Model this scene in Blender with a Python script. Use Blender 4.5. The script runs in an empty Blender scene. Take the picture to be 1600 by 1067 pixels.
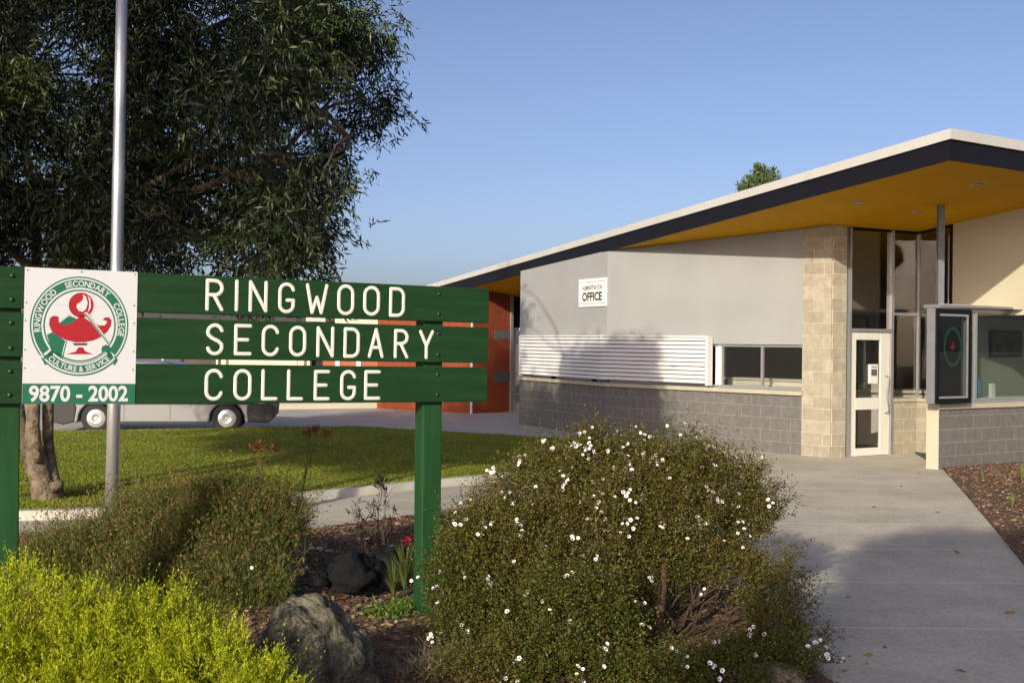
import bpy, math, random
import numpy as np
from mathutils import Vector, Matrix
random.seed(7); RNG = np.random.default_rng(11)
SC = bpy.context.scene; COL = SC.collection
rad = math.radians
# ------------------------------------------------------------ camera
EYE = 1.85; F = 1800.0; ROLL = 0.010
cam_d = bpy.data.cameras.new("camera"); cam = bpy.data.objects.new("camera", cam_d); COL.objects.link(cam)
cam_d.sensor_width = 36; cam_d.lens = F/1600*36; cam_d.clip_end = 2000; cam_d.clip_start = 0.05
cam.location = (0, 0, EYE); cam.rotation_euler = (rad(90), -ROLL, 0)
SC.camera = cam
# ------------------------------------------------------------ sky, sun, exposure
SUNV = Vector((-0.40, -0.92, 0.335)).normalized()      # towards the sun
w = bpy.data.worlds.new("World"); SC.world = w; w.use_nodes = True
nt = w.node_tree; nt.nodes.clear()
sky = nt.nodes.new("ShaderNodeTexSky"); sky.sky_type = 'NISHITA'; sky.sun_disc = False
sky.sun_elevation = rad(18.5); sky.sun_rotation = rad(203.5); sky.altitude = 0
sky.air_density = 0.6; sky.dust_density = 2.5; sky.ozone_density = 1.2
bg = nt.nodes.new("ShaderNodeBackground"); bg.inputs[1].default_value = 0.108
ow = nt.nodes.new("ShaderNodeOutputWorld")
tint = nt.nodes.new('ShaderNodeMix'); tint.data_type = 'RGBA'; tint.blend_type = 'MULTIPLY'; tint.inputs[0].default_value = 1
tint.inputs[7].default_value = (1.06, 1.0, 1.06, 1); nt.links.new(sky.outputs[0], tint.inputs[6]); nt.links.new(tint.outputs[2], bg.inputs[0]); nt.links.new(bg.outputs[0], ow.inputs[0])
sl = bpy.data.lights.new("sun", 'SUN'); sl.energy = 3.75; sl.angle = rad(0.5); sl.color = (1.0, 0.905, 0.70)
so = bpy.data.objects.new("sun", sl); COL.objects.link(so); so.location = (-20, -40, 30)
so.rotation_euler = SUNV.to_track_quat('Z', 'Y').to_euler()
SC.view_settings.view_transform = 'Standard'; SC.view_settings.look = 'None'
SC.view_settings.gamma = 1; SC.view_settings.exposure = 0.5
try: SC.view_settings.use_curve_mapping = False
except Exception: pass

# ------------------------------------------------------------ measuring helpers (a point of the photo to a point of the place)
CR, SR = math.cos(ROLL), math.sin(ROLL)
def ray(px, py):
    dx, dy = px-800.0, py-533.5
    a = dx*CR+dy*SR; b = -dx*SR+dy*CR
    return Vector((a/F, 1.0, -b/F))
def at(px, py, Y): r = ray(px, py); return Vector((r.x*Y, Y, EYE+r.z*Y))
def G(px, py, z=0.0):
    r = ray(px, py); t = (z-EYE)/r.z; return Vector((r.x*t, t, z))

# ------------------------------------------------------------ materials
def nn(nt, t, **k):
    n = nt.nodes.new(t)
    for a, b in k.items(): setattr(n, a, b)
    return n
def newmat(name):
    m = bpy.data.materials.new(name); m.use_nodes = True
    return m, m.node_tree, m.node_tree.nodes['Principled BSDF']
def rgb(c): return (c[0], c[1], c[2], 1)
def mul(c, k): return tuple(min(1, x*k) for x in c)
def M(name, c, rough=.7, var=.12, scale=6, bump=0, bscale=40, metal=0, spec=.5, c2=None, det=6, dist=.01, stretch=None):
    m, nt, b = newmat(name)
    b.inputs['Roughness'].default_value = rough; b.inputs['Metallic'].default_value = metal
    b.inputs['Specular IOR Level'].default_value = spec
    tc = nn(nt, 'ShaderNodeTexCoord')
    n = nn(nt, 'ShaderNodeTexNoise'); n.inputs['Scale'].default_value = scale; n.inputs['Detail'].default_value = det
    r = nn(nt, 'ShaderNodeValToRGB'); r.color_ramp.elements[0].position = .3; r.color_ramp.elements[1].position = .7
    r.color_ramp.elements[0].color = rgb(mul(c, 1-var)); r.color_ramp.elements[1].color = rgb(c2 if c2 else mul(c, 1+var))
    co = tc.outputs['Object']
    if stretch:
        mp = nn(nt, 'ShaderNodeMapping'); mp.inputs['Scale'].default_value = stretch; nt.links.new(co, mp.inputs['Vector']); co = mp.outputs[0]
    nt.links.new(co, n.inputs['Vector']); nt.links.new(n.outputs[0], r.inputs[0]); nt.links.new(r.outputs[0], b.inputs['Base Color'])
    if bump:
        n2 = nn(nt, 'ShaderNodeTexNoise'); n2.inputs['Scale'].default_value = bscale; n2.inputs['Detail'].default_value = 6
        bp = nn(nt, 'ShaderNodeBump'); bp.inputs['Strength'].default_value = bump; bp.inputs['Distance'].default_value = dist
        nt.links.new(co, n2.inputs['Vector']); nt.links.new(n2.outputs[0], bp.inputs['Height']); nt.links.new(bp.outputs[0], b.inputs['Normal'])
    return m
def Mleaf(name, cols, rough=.5, trans=.3, spec=.4, patch=None):
    """every leaf takes its own colour out of cols"""
    m, nt, b = newmat(name)
    g = nn(nt, 'ShaderNodeNewGeometry'); r = nn(nt, 'ShaderNodeValToRGB')
    e = r.color_ramp.elements
    while len(e) < len(cols): e.new(.5)
    for i, c in enumerate(cols):
        e[i].position = i/(len(cols)-1); e[i].color = rgb(c)
    nt.links.new(g.outputs['Random Per Island'], r.inputs[0]); rc = r.outputs[0]
    if patch:
        tc = nn(nt, 'ShaderNodeTexCoord'); pn = nn(nt, 'ShaderNodeTexNoise'); pn.inputs['Scale'].default_value = patch[0]; pn.inputs['Detail'].default_value = 5
        pr = nn(nt, 'ShaderNodeValToRGB'); pr.color_ramp.elements[0].position = .38; pr.color_ramp.elements[1].position = .66
        pr.color_ramp.elements[0].color = rgb(patch[1]); pr.color_ramp.elements[1].color = rgb(patch[2])
        pm = nn(nt, 'ShaderNodeMix', data_type='RGBA', blend_type='MULTIPLY'); pm.inputs[0].default_value = 1
        nt.links.new(tc.outputs['Object'], pn.inputs['Vector']); nt.links.new(pn.outputs[0], pr.inputs[0]); nt.links.new(rc, pm.inputs[6]); nt.links.new(pr.outputs[0], pm.inputs[7]); rc = pm.outputs[2]
    nt.links.new(rc, b.inputs['Base Color'])
    b.inputs['Roughness'].default_value = rough; b.inputs['Specular IOR Level'].default_value = spec
    if trans:
        t = nn(nt, 'ShaderNodeBsdfTranslucent'); mx = nn(nt, 'ShaderNodeMixShader'); mx.inputs[0].default_value = trans
        nt.links.new(rc, t.inputs['Color'])
        nt.links.new(b.outputs[0], mx.inputs[1]); nt.links.new(t.outputs[0], mx.inputs[2])
        nt.links.new(mx.outputs[0], nt.nodes['Material Output'].inputs['Surface'])
    return m
def Mblock(name, c, mortar, bw=.40, bh=.20, ms=.012, bump=.6, var=.12, rough=.85, rock=0.0, msm=.2):
    m, nt, b = newmat(name); b.inputs['Roughness'].default_value = rough; b.inputs['Specular IOR Level'].default_value = .25
    tc = nn(nt, 'ShaderNodeTexCoord'); sp = nn(nt, 'ShaderNodeSeparateXYZ'); cb = nn(nt, 'ShaderNodeCombineXYZ')
    nt.links.new(tc.outputs['Object'], sp.inputs[0]); nt.links.new(sp.outputs[0], cb.inputs[0]); nt.links.new(sp.outputs[2], cb.inputs[1])
    br = nn(nt, 'ShaderNodeTexBrick'); br.inputs['Scale'].default_value = 1; br.inputs['Brick Width'].default_value = bw; br.inputs['Row Height'].default_value = bh
    br.inputs['Mortar Size'].default_value = ms/2; br.inputs['Mortar Smooth'].default_value = msm; br.inputs['Color1'].default_value = rgb(mul(c, 1-var)); br.inputs['Color2'].default_value = rgb(mul(c, 1+var)); br.inputs['Mortar'].default_value = rgb(mortar)
    nt.links.new(cb.outputs[0], br.inputs['Vector'])
    n = nn(nt, 'ShaderNodeTexNoise'); n.inputs['Scale'].default_value = 9; n.inputs['Detail'].default_value = 8; nt.links.new(tc.outputs['Object'], n.inputs['Vector'])
    mx = nn(nt, 'ShaderNodeMix', data_type='RGBA', blend_type='OVERLAY'); mx.inputs[0].default_value = .35
    nt.links.new(br.outputs['Color'], mx.inputs[6]); nt.links.new(n.outputs[0], mx.inputs[7]); nt.links.new(mx.outputs[2], b.inputs['Base Color'])
    n2 = nn(nt, 'ShaderNodeTexNoise'); n2.inputs['Scale'].default_value = 28; n2.inputs['Detail'].default_value = 7; nt.links.new(tc.outputs['Object'], n2.inputs['Vector'])
    inv = nn(nt, 'ShaderNodeMath', operation='SUBTRACT'); inv.inputs[0].default_value = 1; nt.links.new(br.outputs['Fac'], inv.inputs[1])
    md = nn(nt, 'ShaderNodeMath', operation='MULTIPLY_ADD'); md.inputs[1].default_value = rock; nt.links.new(n2.outputs[0], md.inputs[0]); nt.links.new(inv.outputs[0], md.inputs[2])
    bp = nn(nt, 'ShaderNodeBump'); bp.inputs['Strength'].default_value = bump; bp.inputs['Distance'].default_value = .008
    nt.links.new(md.outputs[0], bp.inputs['Height']); nt.links.new(bp.outputs[0], b.inputs['Normal'])
    return m
def Mglass(name, tint=(.55, .6, .58), ior=1.5, rough=0.0):
    m, nt, b = newmat(name); nt.nodes.remove(b)
    t = nn(nt, 'ShaderNodeBsdfTransparent'); t.inputs[0].default_value = rgb(tint)
    gl = nn(nt, 'ShaderNodeBsdfGlossy'); gl.inputs['Roughness'].default_value = rough; gl.inputs[0].default_value = (.95, .97, 1, 1)
    lw = nn(nt, 'ShaderNodeLayerWeight'); lw.inputs[0].default_value = .5; pw = nn(nt, 'ShaderNodeMath', operation='POWER'); pw.inputs[1].default_value = 4.0
    fr = nn(nt, 'ShaderNodeMath', operation='MULTIPLY_ADD'); fr.inputs[1].default_value = .8; fr.inputs[2].default_value = .045 if ior < 1.6 else .075
    nt.links.new(lw.outputs['Facing'], pw.inputs[0]); nt.links.new(pw.outputs[0], fr.inputs[0]); mx = nn(nt, 'ShaderNodeMixShader')
    nt.links.new(fr.outputs[0], mx.inputs[0]); nt.links.new(t.outputs[0], mx.inputs[1]); nt.links.new(gl.outputs[0], mx.inputs[2])
    nt.links.new(mx.outputs[0], nt.nodes['Material Output'].inputs['Surface'])
    return m

# ------------------------------------------------------------ objects
WM = {}
def tag(o, label=None, cat=None, group=None, kind=None):
    if label: o['label'] = label
    if cat: o['category'] = cat
    if group: o['group'] = group
    if kind: o['kind'] = kind
    return o
def link(o, parent, Wm):
    COL.objects.link(o); WM[o.name] = Wm
    if parent is not None:
        o.parent = parent; o.matrix_basis = WM[parent.name].inverted() @ Wm
    else: o.matrix_basis = Wm
def empty(name, loc, label, cat, group=None, rz=0):
    o = bpy.data.objects.new(name, None); o.empty_display_size = .2
    link(o, None, Matrix.Translation(Vector(loc)) @ Matrix.Rotation(rz, 4, 'Z'))
    return tag(o, label, cat, group)
def mk(name, V, Fc, mat, parent=None, W=None, smooth=False, mi=None):
    """V: points in the frame W (default: world points; the origin is then moved to the parent's)"""
    me = bpy.data.meshes.new(name)
    V = np.asarray(V, dtype=np.float64).reshape(-1, 3)
    if W is None:
        W = WM[parent.name].copy() if parent is not None else Matrix.Translation(Vector((V[:, 0].mean(), V[:, 1].mean(), V[:, 2].min())))
        Mi = np.array(W.inverted()); V = V @ Mi[:3, :3].T + Mi[:3, 3]
    if isinstance(Fc, np.ndarray):
        n, k = Fc.shape
        me.vertices.add(len(V)); me.vertices.foreach_set('co', V.astype(np.float32).ravel())
        me.loops.add(n*k); me.loops.foreach_set('vertex_index', Fc.astype(np.int32).ravel())
        me.polygons.add(n); me.polygons.foreach_set('loop_start', np.arange(0, n*k, k, dtype=np.int32))
        try: me.polygons.foreach_set('loop_total', np.full(n, k, dtype=np.int32))
        except Exception: pass
        me.update(calc_edges=True); me.validate()
    else:
        me.from_pydata(V.tolist(), [], [tuple(f) for f in Fc]); me.update()
    for m in (mat if isinstance(mat, (list, tuple)) else [mat]): me.materials.append(m)
    if mi is not None and len(me.polygons) == len(mi): me.polygons.foreach_set('material_index', np.array(mi, dtype=np.int32))
    if smooth: me.polygons.foreach_set('use_smooth', np.ones(len(me.polygons), dtype=bool))
    o = bpy.data.objects.new(name, me); link(o, parent, W)
    return o
def bevel(o, w=.008, seg=2):
    b = o.modifiers.new('bevel', 'BEVEL'); b.width = w; b.segments = seg; b.limit_method = 'ANGLE'; b.angle_limit = rad(40); return o
class MB:
    def __init__(s): s.v = []; s.f = []; s.m = []
    def add(s, V, Fc, m=0):
        b = len(s.v); s.v += [tuple(p) for p in V]; s.f += [tuple(b+i for i in f) for f in Fc]; s.m += [m]*len(Fc); return s
    def box(s, x0, x1, y0, y1, z0, z1, m=0):
        V = [(x0, y0, z0), (x1, y0, z0), (x1, y1, z0), (x0, y1, z0), (x0, y0, z1), (x1, y0, z1), (x1, y1, z1), (x0, y1, z1)]
        return s.add(V, [(0, 3, 2, 1), (4, 5, 6, 7), (0, 1, 5, 4), (1, 2, 6, 5), (2, 3, 7, 6), (3, 0, 4, 7)], m)
    def prism(s, poly, d0, d1, m=0):
        """poly in (x,z), extruded y from d0 to d1"""
        n = len(poly); V = [(p[0], d0, p[1]) for p in poly]+[(p[0], d1, p[1]) for p in poly]
        Fc = [tuple(range(n)), tuple(range(2*n-1, n-1, -1))]+[(i, i+n, (i+1) % n+n, (i+1) % n) for i in range(n)]
        return s.add(V, Fc, m)
    def slab(s, poly, z0, z1, m=0):
        """poly in (x,y); z0/z1 numbers or functions"""
        g0 = z0 if callable(z0) else (lambda x, y: z0); g1 = z1 if callable(z1) else (lambda x, y: z1)
        n = len(poly); V = [(p[0], p[1], g0(p[0], p[1])) for p in poly]+[(p[0], p[1], g1(p[0], p[1])) for p in poly]
        Fc = [tuple(range(n-1, -1, -1)), tuple(range(n, 2*n))]+[(i, (i+1) % n, (i+1) % n+n, i+n) for i in range(n)]
        return s.add(V, Fc, m)
    def tube(s, pts, rs, n=8, m=0, cap=True, flat=None):
        pts = [Vector(p) for p in pts]; rs = rs if isinstance(rs, (list, tuple)) else [rs]*len(pts)
        V = []; t0 = (pts[1]-pts[0]).normalized(); u = t0.orthogonal().normalized()
        for i, p in enumerate(pts):
            t = (pts[min(i+1, len(pts)-1)]-pts[max(i-1, 0)]).normalized()
            if t.length < .5: t = t0
            u = (u-t*u.dot(t)); u = u.normalized() if u.length > 1e-6 else t.orthogonal().normalized()
            v = t.cross(u); t0 = t
            for k in range(n):
                a = 2*math.pi*k/n; V.append(p+(u*math.cos(a)+v*math.sin(a))*rs[i])
        Fc = []
        for i in range(len(pts)-1):
            for k in range(n):
                a = i*n+k; b = i*n+(k+1) % n; Fc.append((a, b, b+n, a+n))
        if cap: Fc += [tuple(range(n-1, -1, -1)), tuple(range((len(pts)-1)*n, len(pts)*n))]
        if flat is not None: V = [(p.x, flat[0]+(p.y-flat[0])*flat[1], p.z) for p in V]
        return s.add(V, Fc, m)
    def lathe(s, prof, c=(0, 0, 0), axis='z', n=24, m=0):
        V = []; Fc = []
        for (r, h) in prof:
            for k in range(n):
                a = 2*math.pi*k/n; x, y = r*math.cos(a), r*math.sin(a)
                V.append((c[0]+x, c[1]+y, c[2]+h) if axis == 'z' else (c[0]+x, c[1]+h, c[2]+y))
        for i in range(len(prof)-1):
            for k in range(n):
                a = i*n+k; b = i*n+(k+1) % n; Fc.append((a, b, b+n, a+n))
        if prof[-1][0] > 1e-6: Fc.append(tuple(range((len(prof)-1)*n, len(prof)*n)))
        if prof[0][0] > 1e-6: Fc.append(tuple(range(n-1, -1, -1)))
        return s.add(V, Fc, m)
    def build(s, name, mat, parent=None, W=None, smooth=False): return mk(name, s.v, s.f, mat, parent, W, smooth, s.m if isinstance(mat, (list, tuple)) else None)
class Frame:
    """an upright plane through p0 -> p1: x along it, y into it (away from the viewer), z up"""
    def __init__(s, p0, p1, z=0.0, tilt=0.0):
        s.p0 = Vector((p0[0], p0[1], z)); d = Vector((p1[0]-p0[0], p1[1]-p0[1], 0)); s.L = d.length; s.d = d.normalized()
        s.W = Matrix.Translation(s.p0) @ Matrix.Rotation(math.atan2(d.y, d.x), 4, 'Z') @ Matrix.Rotation(tilt, 4, 'Y'); s.I = s.W.inverted()
    def uv(s, px, py, off=0.0):
        r = ray(px, py); o = s.I @ Vector((0, 0, EYE)); dr = s.I.to_3x3() @ r; t = (off-o.y)/dr.y; q = o+dr*t; return (q.x, q.z)
    def u(s, px, py, off=0.0): return s.uv(px, py, off)[0]
    def pt(s, u, z, off=0.0): return s.W @ Vector((u, off, z))

# ------------------------------------------------------------ leaves as many small faces
def unit(A): return A/np.maximum(np.linalg.norm(A, axis=1, keepdims=True), 1e-9)
def leaf_arrays(P, D, L, Wd, droop=0.0):
    n = len(P); D = unit(D); R = RNG.normal(size=(n, 3)); S = unit(np.cross(D, R)); N = np.cross(D, S)
    L = np.broadcast_to(L, (n,))[:, None]; Wd = np.broadcast_to(Wd, (n,))[:, None]
    a = P; m = P+D*L*.45; t = P+D*L+N*L*droop
    V = np.stack([a, m+S*Wd/2-N*Wd*.15, t, m-S*Wd/2-N*Wd*.15], axis=1).reshape(-1, 3)
    return V
def leaf_obj(name, Vs, mat, parent=None):
    V = np.concatenate(Vs); Fc = np.arange(len(V)).reshape(-1, 4)
    return mk(name, V, Fc, mat, parent)
def in_poly(x, y, poly):
    x = np.asarray(x); y = np.asarray(y); c = np.zeros(x.shape, bool); j = len(poly)-1
    for i in range(len(poly)):
        xi, yi = poly[i][0], poly[i][1]; xj, yj = poly[j][0], poly[j][1]
        k = ((yi > y) != (yj > y)) & (x < (xj-xi)*(y-yi)/((yj-yi) if yj != yi else 1e-12)+xi); c ^= k; j = i
    return c
def scatter(poly, n):
    xs = [p[0] for p in poly]; ys = [p[1] for p in poly]; out = []
    tot = 0
    while tot < n:
        x = RNG.uniform(min(xs), max(xs), n*2); y = RNG.uniform(min(ys), max(ys), n*2); k = in_poly(x, y, poly)
        out.append(np.stack([x[k], y[k]], 1)); tot += k.sum()
    return np.concatenate(out)[:n]
# ============================================================ the setting
m_conc, nt, b = newmat('concrete')
tc = nn(nt, 'ShaderNodeTexCoord'); sp = nn(nt, 'ShaderNodeSeparateXYZ'); nt.links.new(tc.outputs['Object'], sp.inputs[0])
n1 = nn(nt, 'ShaderNodeTexNoise'); n1.inputs['Scale'].default_value = .8; n1.inputs['Detail'].default_value = 8; n1.inputs['Roughness'].default_value = .7
n2 = nn(nt, 'ShaderNodeTexNoise'); n2.inputs['Scale'].default_value = 45; n2.inputs['Detail'].default_value = 5
for q in (n1, n2): nt.links.new(tc.outputs['Object'], q.inputs['Vector'])
r1 = nn(nt, 'ShaderNodeValToRGB'); r1.color_ramp.elements[0].position = .32; r1.color_ramp.elements[1].position = .68
r1.color_ramp.elements[0].color = (.36, .335, .275, 1); r1.color_ramp.elements[1].color = (.56, .52, .44, 1)
nt.links.new(n1.outputs[0], r1.inputs[0])
mx = nn(nt, 'ShaderNodeMix', data_type='RGBA', blend_type='OVERLAY'); mx.inputs[0].default_value = .45
nt.links.new(r1.outputs[0], mx.inputs[6]); nt.links.new(n2.outputs[0], mx.inputs[7])
# saw-cut joints every 1.45 m, filled pale
d1 = nn(nt, 'ShaderNodeMath', operation='MULTIPLY_ADD'); d1.inputs[1].default_value = 1/1.45; d1.inputs[2].default_value = -(7.5/1.45)+8
fr = nn(nt, 'ShaderNodeMath', operation='FRACT'); lt = nn(nt, 'ShaderNodeMath', operation='LESS_THAN'); lt.inputs[1].default_value = .022
nt.links.new(sp.outputs[1], d1.inputs[0]); nt.links.new(d1.outputs[0], fr.inputs[0]); nt.links.new(fr.outputs[0], lt.inputs[0])
lm = nn(nt, 'ShaderNodeMath', operation='MULTIPLY'); lm.inputs[1].default_value = .5; nt.links.new(lt.outputs[0], lm.inputs[0])
mj = nn(nt, 'ShaderNodeMix', data_type='RGBA'); nt.links.new(lm.outputs[0], mj.inputs[0]); nt.links.new(mx.outputs[2], mj.inputs[6]); mj.inputs[7].default_value = (.72, .68, .58, 1)
nt.links.new(mj.outputs[2], b.inputs['Base Color']); b.inputs['Roughness'].default_value = .85; b.inputs['Specular IOR Level'].default_value = .3
bp = nn(nt, 'ShaderNodeBump'); bp.inputs['Strength'].default_value = .25; bp.inputs['Distance'].default_value = .004; nt.links.new(n2.outputs[0], bp.inputs['Height']); nt.links.new(bp.outputs[0], b.inputs['Normal'])

m_ground = M('dry_ground', (.20, .18, .13), .95, .2, .6, .3, 20)
m_road = M('old_bitumen', (.40, .38, .35), .9, .12, 1.2, .3, 60)
m_kerb = M('kerb_concrete', (.44, .42, .37), .85, .15, 5, .3, 50)
m_soil = M('bark_soil', (.075, .043, .026), .95, .45, 14, .9, 60, c2=(.17, .10, .06))
m_turf = M('turf_soil', (.10, .12, .028), .95, .3, 3, .6, 90, c2=(.17, .17, .045))

def sheet(name, poly, z, mat, kind='structure'):
    V = [(p[0], p[1], z) for p in poly]
    if sum(poly[i][0]*poly[(i+1) % len(poly)][1]-poly[(i+1) % len(poly)][0]*poly[i][1] for i in range(len(poly))) < 0: V = V[::-1]
    o = mk(name, V, [tuple(range(len(V)))], mat, W=Matrix.Identity(4)); return tag(o, kind=kind)
sheet('ground', [(-400, -60), (400, -60), (400, 900), (-400, 900)], 0.0, m_ground)
road_poly = [(-60, 20.6), (-9, 22.0), (-4.5, 22.4), (-2.2, 22.0), (-.8, 21.2), (.2, 20.3), (1.0, 19.6), (6, 19.6), (6, 36), (-60, 36)]
sheet('road', road_poly, .004, m_road)
# forecourt: everything paved between the beds and the building
kerbline = [G(x, y) for x, y in [(-150, 819), (0, 813), (110, 811), (300, 800), (420, 790), (500, 780), (650, 764), (770, 753), (860, 741), (930, 722), (965, 706), (985, 697)]]
pathlow = [G(x, y) for x, y in [(-150, 845), (0, 838), (110, 838), (300, 836), (500, 829), (600, 816), (700, 801), (800, 790), (900, 789), (1000, 806), (1075, 845), (1136, 914), (1200, 983), (1290, 1067)]]
edgeR = [G(x, y) for x, y in [(1467, 727), (1490, 752), (1520, 787), (1560, 835), (1600, 884), (1660, 950), (1740, 1040)]]
fore = [pathlow[-1]+Vector((.5, -3, 0))]+pathlow[::-1]+kerbline[:]+[Vector((1.2, 23.5, 0)), Vector((1.2, 31, 0)), Vector((-1.9, 31, 0)), Vector((-1.5, 34, 0)), Vector((12, 34, 0)), Vector((12, 18.5, 0)), Vector((6.5, 17.4, 0))]+edgeR+[edgeR[-1]+Vector((.6, -3.4, 0))]
sheet('forecourt', fore, .008, m_conc)

# lawn with a turf of short blades
farline = [G(x, y) for x, y in [(985, 697), (940, 695), (880, 693), (780, 686), (690, 681), (560, 673), (440, 674), (200, 679), (60, 681), (-150, 684)]]
lawn = kerbline+farline
LZ = .09
tv = [(p.x, p.y) for p in lawn]
o = MB().slab(tv[::-1], -.02, LZ).build('lawn', m_turf, W=Matrix.Identity(4)); tag(o, kind='structure')
def blades(name, poly, n, z, h, wd, mat, lean=.5, nearbias=True):
    P = scatter(poly, n)
    if nearbias:
        k = RNG.random(len(P)) < (14.0/np.maximum(P[:, 1], 1))**1.2; P = P[k]
    P3 = np.c_[P, np.full(len(P), z)]
    D = np.c_[RNG.normal(size=(len(P), 2))*lean, np.ones(len(P))]
    return leaf_arrays(P3, D, RNG.uniform(.5, 1.2, len(P))*h, wd)
vis = [(p.x, p.y) for p in lawn if True]
Vb = blades('g', vis, 260000, LZ-.005, .042, .009, None, .8)
m_grass = Mleaf('grass_blades', [(.125, .18, .010), (.18, .24, .016), (.245, .295, .026), (.33, .32, .06), (.145, .21, .014)], .6, .35, .3, (1.1, (.72, .80, .72), (1.15, 1.05, .95)))
g = leaf_obj('grass', [Vb], m_grass); tag(g, kind='stuff')
# kerb ribbon between the lawn and the path
def ribbon(line, wd, z0, z1):
    L = [Vector((p.x, p.y, 0)) for p in line]; out = []
    for i, p in enumerate(L):
        t = (L[min(i+1, len(L)-1)]-L[max(0, i-1)]).normalized(); nrm = Vector((-t.y, t.x, 0)); out.append((p, nrm))
    V = []; Fc = []
    for p, nr in out:
        a = p-nr*wd*.5; c = p+nr*wd*.5
        V += [(a.x, a.y, z0), (a.x-nr.x*-.02, a.y-nr.y*-.02, z1), (c.x, c.y, z1), (c.x, c.y, z0)]
    for i in range(len(out)-1):
        for k in range(3): Fc.append((i*4+k, (i+1)*4+k, (i+1)*4+k+1, i*4+k+1))
    Fc += [(0, 1, 2, 3), tuple(len(V)-4+k for k in (3, 2, 1, 0))]
    return V, Fc
V, Fc = ribbon(kerbline[:-1], .16, 0, LZ+.012); o = mk('kerb', V, Fc, m_kerb, W=Matrix.Identity(4)); tag(o, kind='structure')
V, Fc = ribbon(farline[1:], .10, 0, LZ+.004); o = mk('lawn_edging', V, Fc, m_kerb, W=Matrix.Identity(4)); tag(o, kind='structure')

# garden beds with bark chips
bedL = [Vector((-12, 1, 0)), Vector((1.5, 1, 0))]+[pathlow[-1]+Vector((.5, -3, 0))]+pathlow[::-1]
bl = [(p.x, p.y) for p in bedL]
bedR = [edgeR[-1]+Vector((.6, -3.4, 0))]+edgeR[::-1]+[Vector((6.5, 17.4, 0)), Vector((14, 22.2, 0)), Vector((14, 2, 0))]
brr = [(p.x, p.y) for p in bedR]
for nm, pl in (('garden_bed', bl), ('garden_bed', brr)):
    if sum(pl[i][0]*pl[(i+1) % len(pl)][1]-pl[(i+1) % len(pl)][0]*pl[i][1] for i in range(len(pl))) < 0: pl = pl[::-1]
    o = MB().slab(pl, -.02, .035).build(nm, m_soil, W=Matrix.Identity(4)); tag(o, kind='structure')
m_chip = Mleaf('bark_chips', [(.045, .027, .018), (.15, .085, .05), (.22, .13, .075), (.10, .055, .03), (.34, .24, .15), (.07, .045, .035), (.19, .10, .05)], .9, 0)
def chips(poly, n, z, L0, L1, box=None):
    P = scatter(poly, n)
    if box: P = P[(P[:, 0] > box[0]) & (P[:, 0] < box[1]) & (P[:, 1] > box[2]) & (P[:, 1] < box[3])]
    n = len(P); a = RNG.uniform(0, 6.283, n)
    D = np.c_[np.cos(a), np.sin(a), RNG.normal(0, .25, n)]; P3 = np.c_[P, z+RNG.uniform(0, .018, n)]
    return leaf_arrays(P3, D, RNG.uniform(L0, L1, n), RNG.uniform(.010, .024, n))
o = leaf_obj('bark_mulch', [chips(bl, 70000, .037, .02, .07, (-5, 3, 4, 14))], m_chip); tag(o, kind='stuff')
o = leaf_obj('bark_mulch', [chips(brr, 60000, .037, .02, .07, (2, 12, 6, 21))], m_chip); tag(o, kind='stuff')
LL_ = scatter([(p.x, p.y) for p in lawn], 170); LL_ = np.c_[LL_, np.full(len(LL_), LZ+.035)]
# fallen leaves on the concrete
m_dry = Mleaf('fallen_leaf', [(.10, .05, .02), (.28, .19, .06), (.07, .05, .03)], .8, .1)
LP = [G(x, y, .012) for x, y in [(1242, 755), (1228, 756), (1410, 759), (1440, 740), (1495, 862), (1500, 864), (1330, 931), (1380, 1008), (1365, 1023), (1355, 1033), (1325, 1046), (1512, 1050), (1568, 957), (1460, 800), (1160, 742), (1275, 795), (1620, 1000), (1250, 790), (1370, 792)]]
P = np.array([(p.x, p.y, p.z) for p in LP]); a = RNG.uniform(0, 6.28, len(P))
a2 = RNG.uniform(0, 6.28, len(LL_))
o = leaf_obj('fallen_leaves', [leaf_arrays(LL_, np.c_[np.cos(a2), np.sin(a2), .3*np.ones(len(LL_))], .07, .03), leaf_arrays(P, np.c_[np.cos(a), np.sin(a), .1*np.ones(len(P))], .08, .03)], m_dry); tag(o, kind='stuff')
# ============================================================ the school building
m_render = M('grey_render', (.285, .29, .295), .9, .06, .9, .2, 90)
m_cream = M('cream_render', (.47, .435, .335), .9, .03, 1.5, .12, 120)
m_creamblk = Mblock('cream_split_block', (.335, .30, .235), (.47, .43, .36), rock=.9, bump=1.0, ms=.014)
m_greyblk = Mblock('grey_block', (.130, .125, .120), (.22, .21, .195), rock=.12, bump=.4, var=.05, ms=.010)
m_sill = M('cream_sill', (.38, .35, .27), .8, .06, 8)
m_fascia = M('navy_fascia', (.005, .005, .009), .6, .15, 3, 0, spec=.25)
m_cap = M('roof_cap', (.48, .475, .45), .5, .04, 3)
m_soffit = M('ochre_soffit', (.62, .315, .002), .7, .06, 1.2, .05, 30, spec=.1)
m_white = M('white_powdercoat', (.64, .64, .65), .4, .02, 4)
m_doorw = M('cream_white_door', (.60, .59, .56), .45, .02, 4)
m_alum = M('aluminium', (.42, .42, .44), .35, .05, 6, metal=.6)
m_steel = M('grey_steel', (.24, .24, .265), .4, .06, 6, metal=.35)
m_post = M('post_paint', (.13, .13, .15), .45, .08, 6)
m_dark = M('dark_frame', (.005, .005, .006), .7, .1, 5, spec=.2)
m_glass = Mglass('window_glass', (.86, .85, .83), 1.9)
m_glass2 = Mglass('clear_glass', (.8, .84, .82))
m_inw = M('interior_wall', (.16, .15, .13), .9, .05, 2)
m_desk = M('laminate_white', (.78, .77, .72), .5, .03, 3)
m_carp = M('carpet', (.06, .06, .065), .95, .15, 30)
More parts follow.
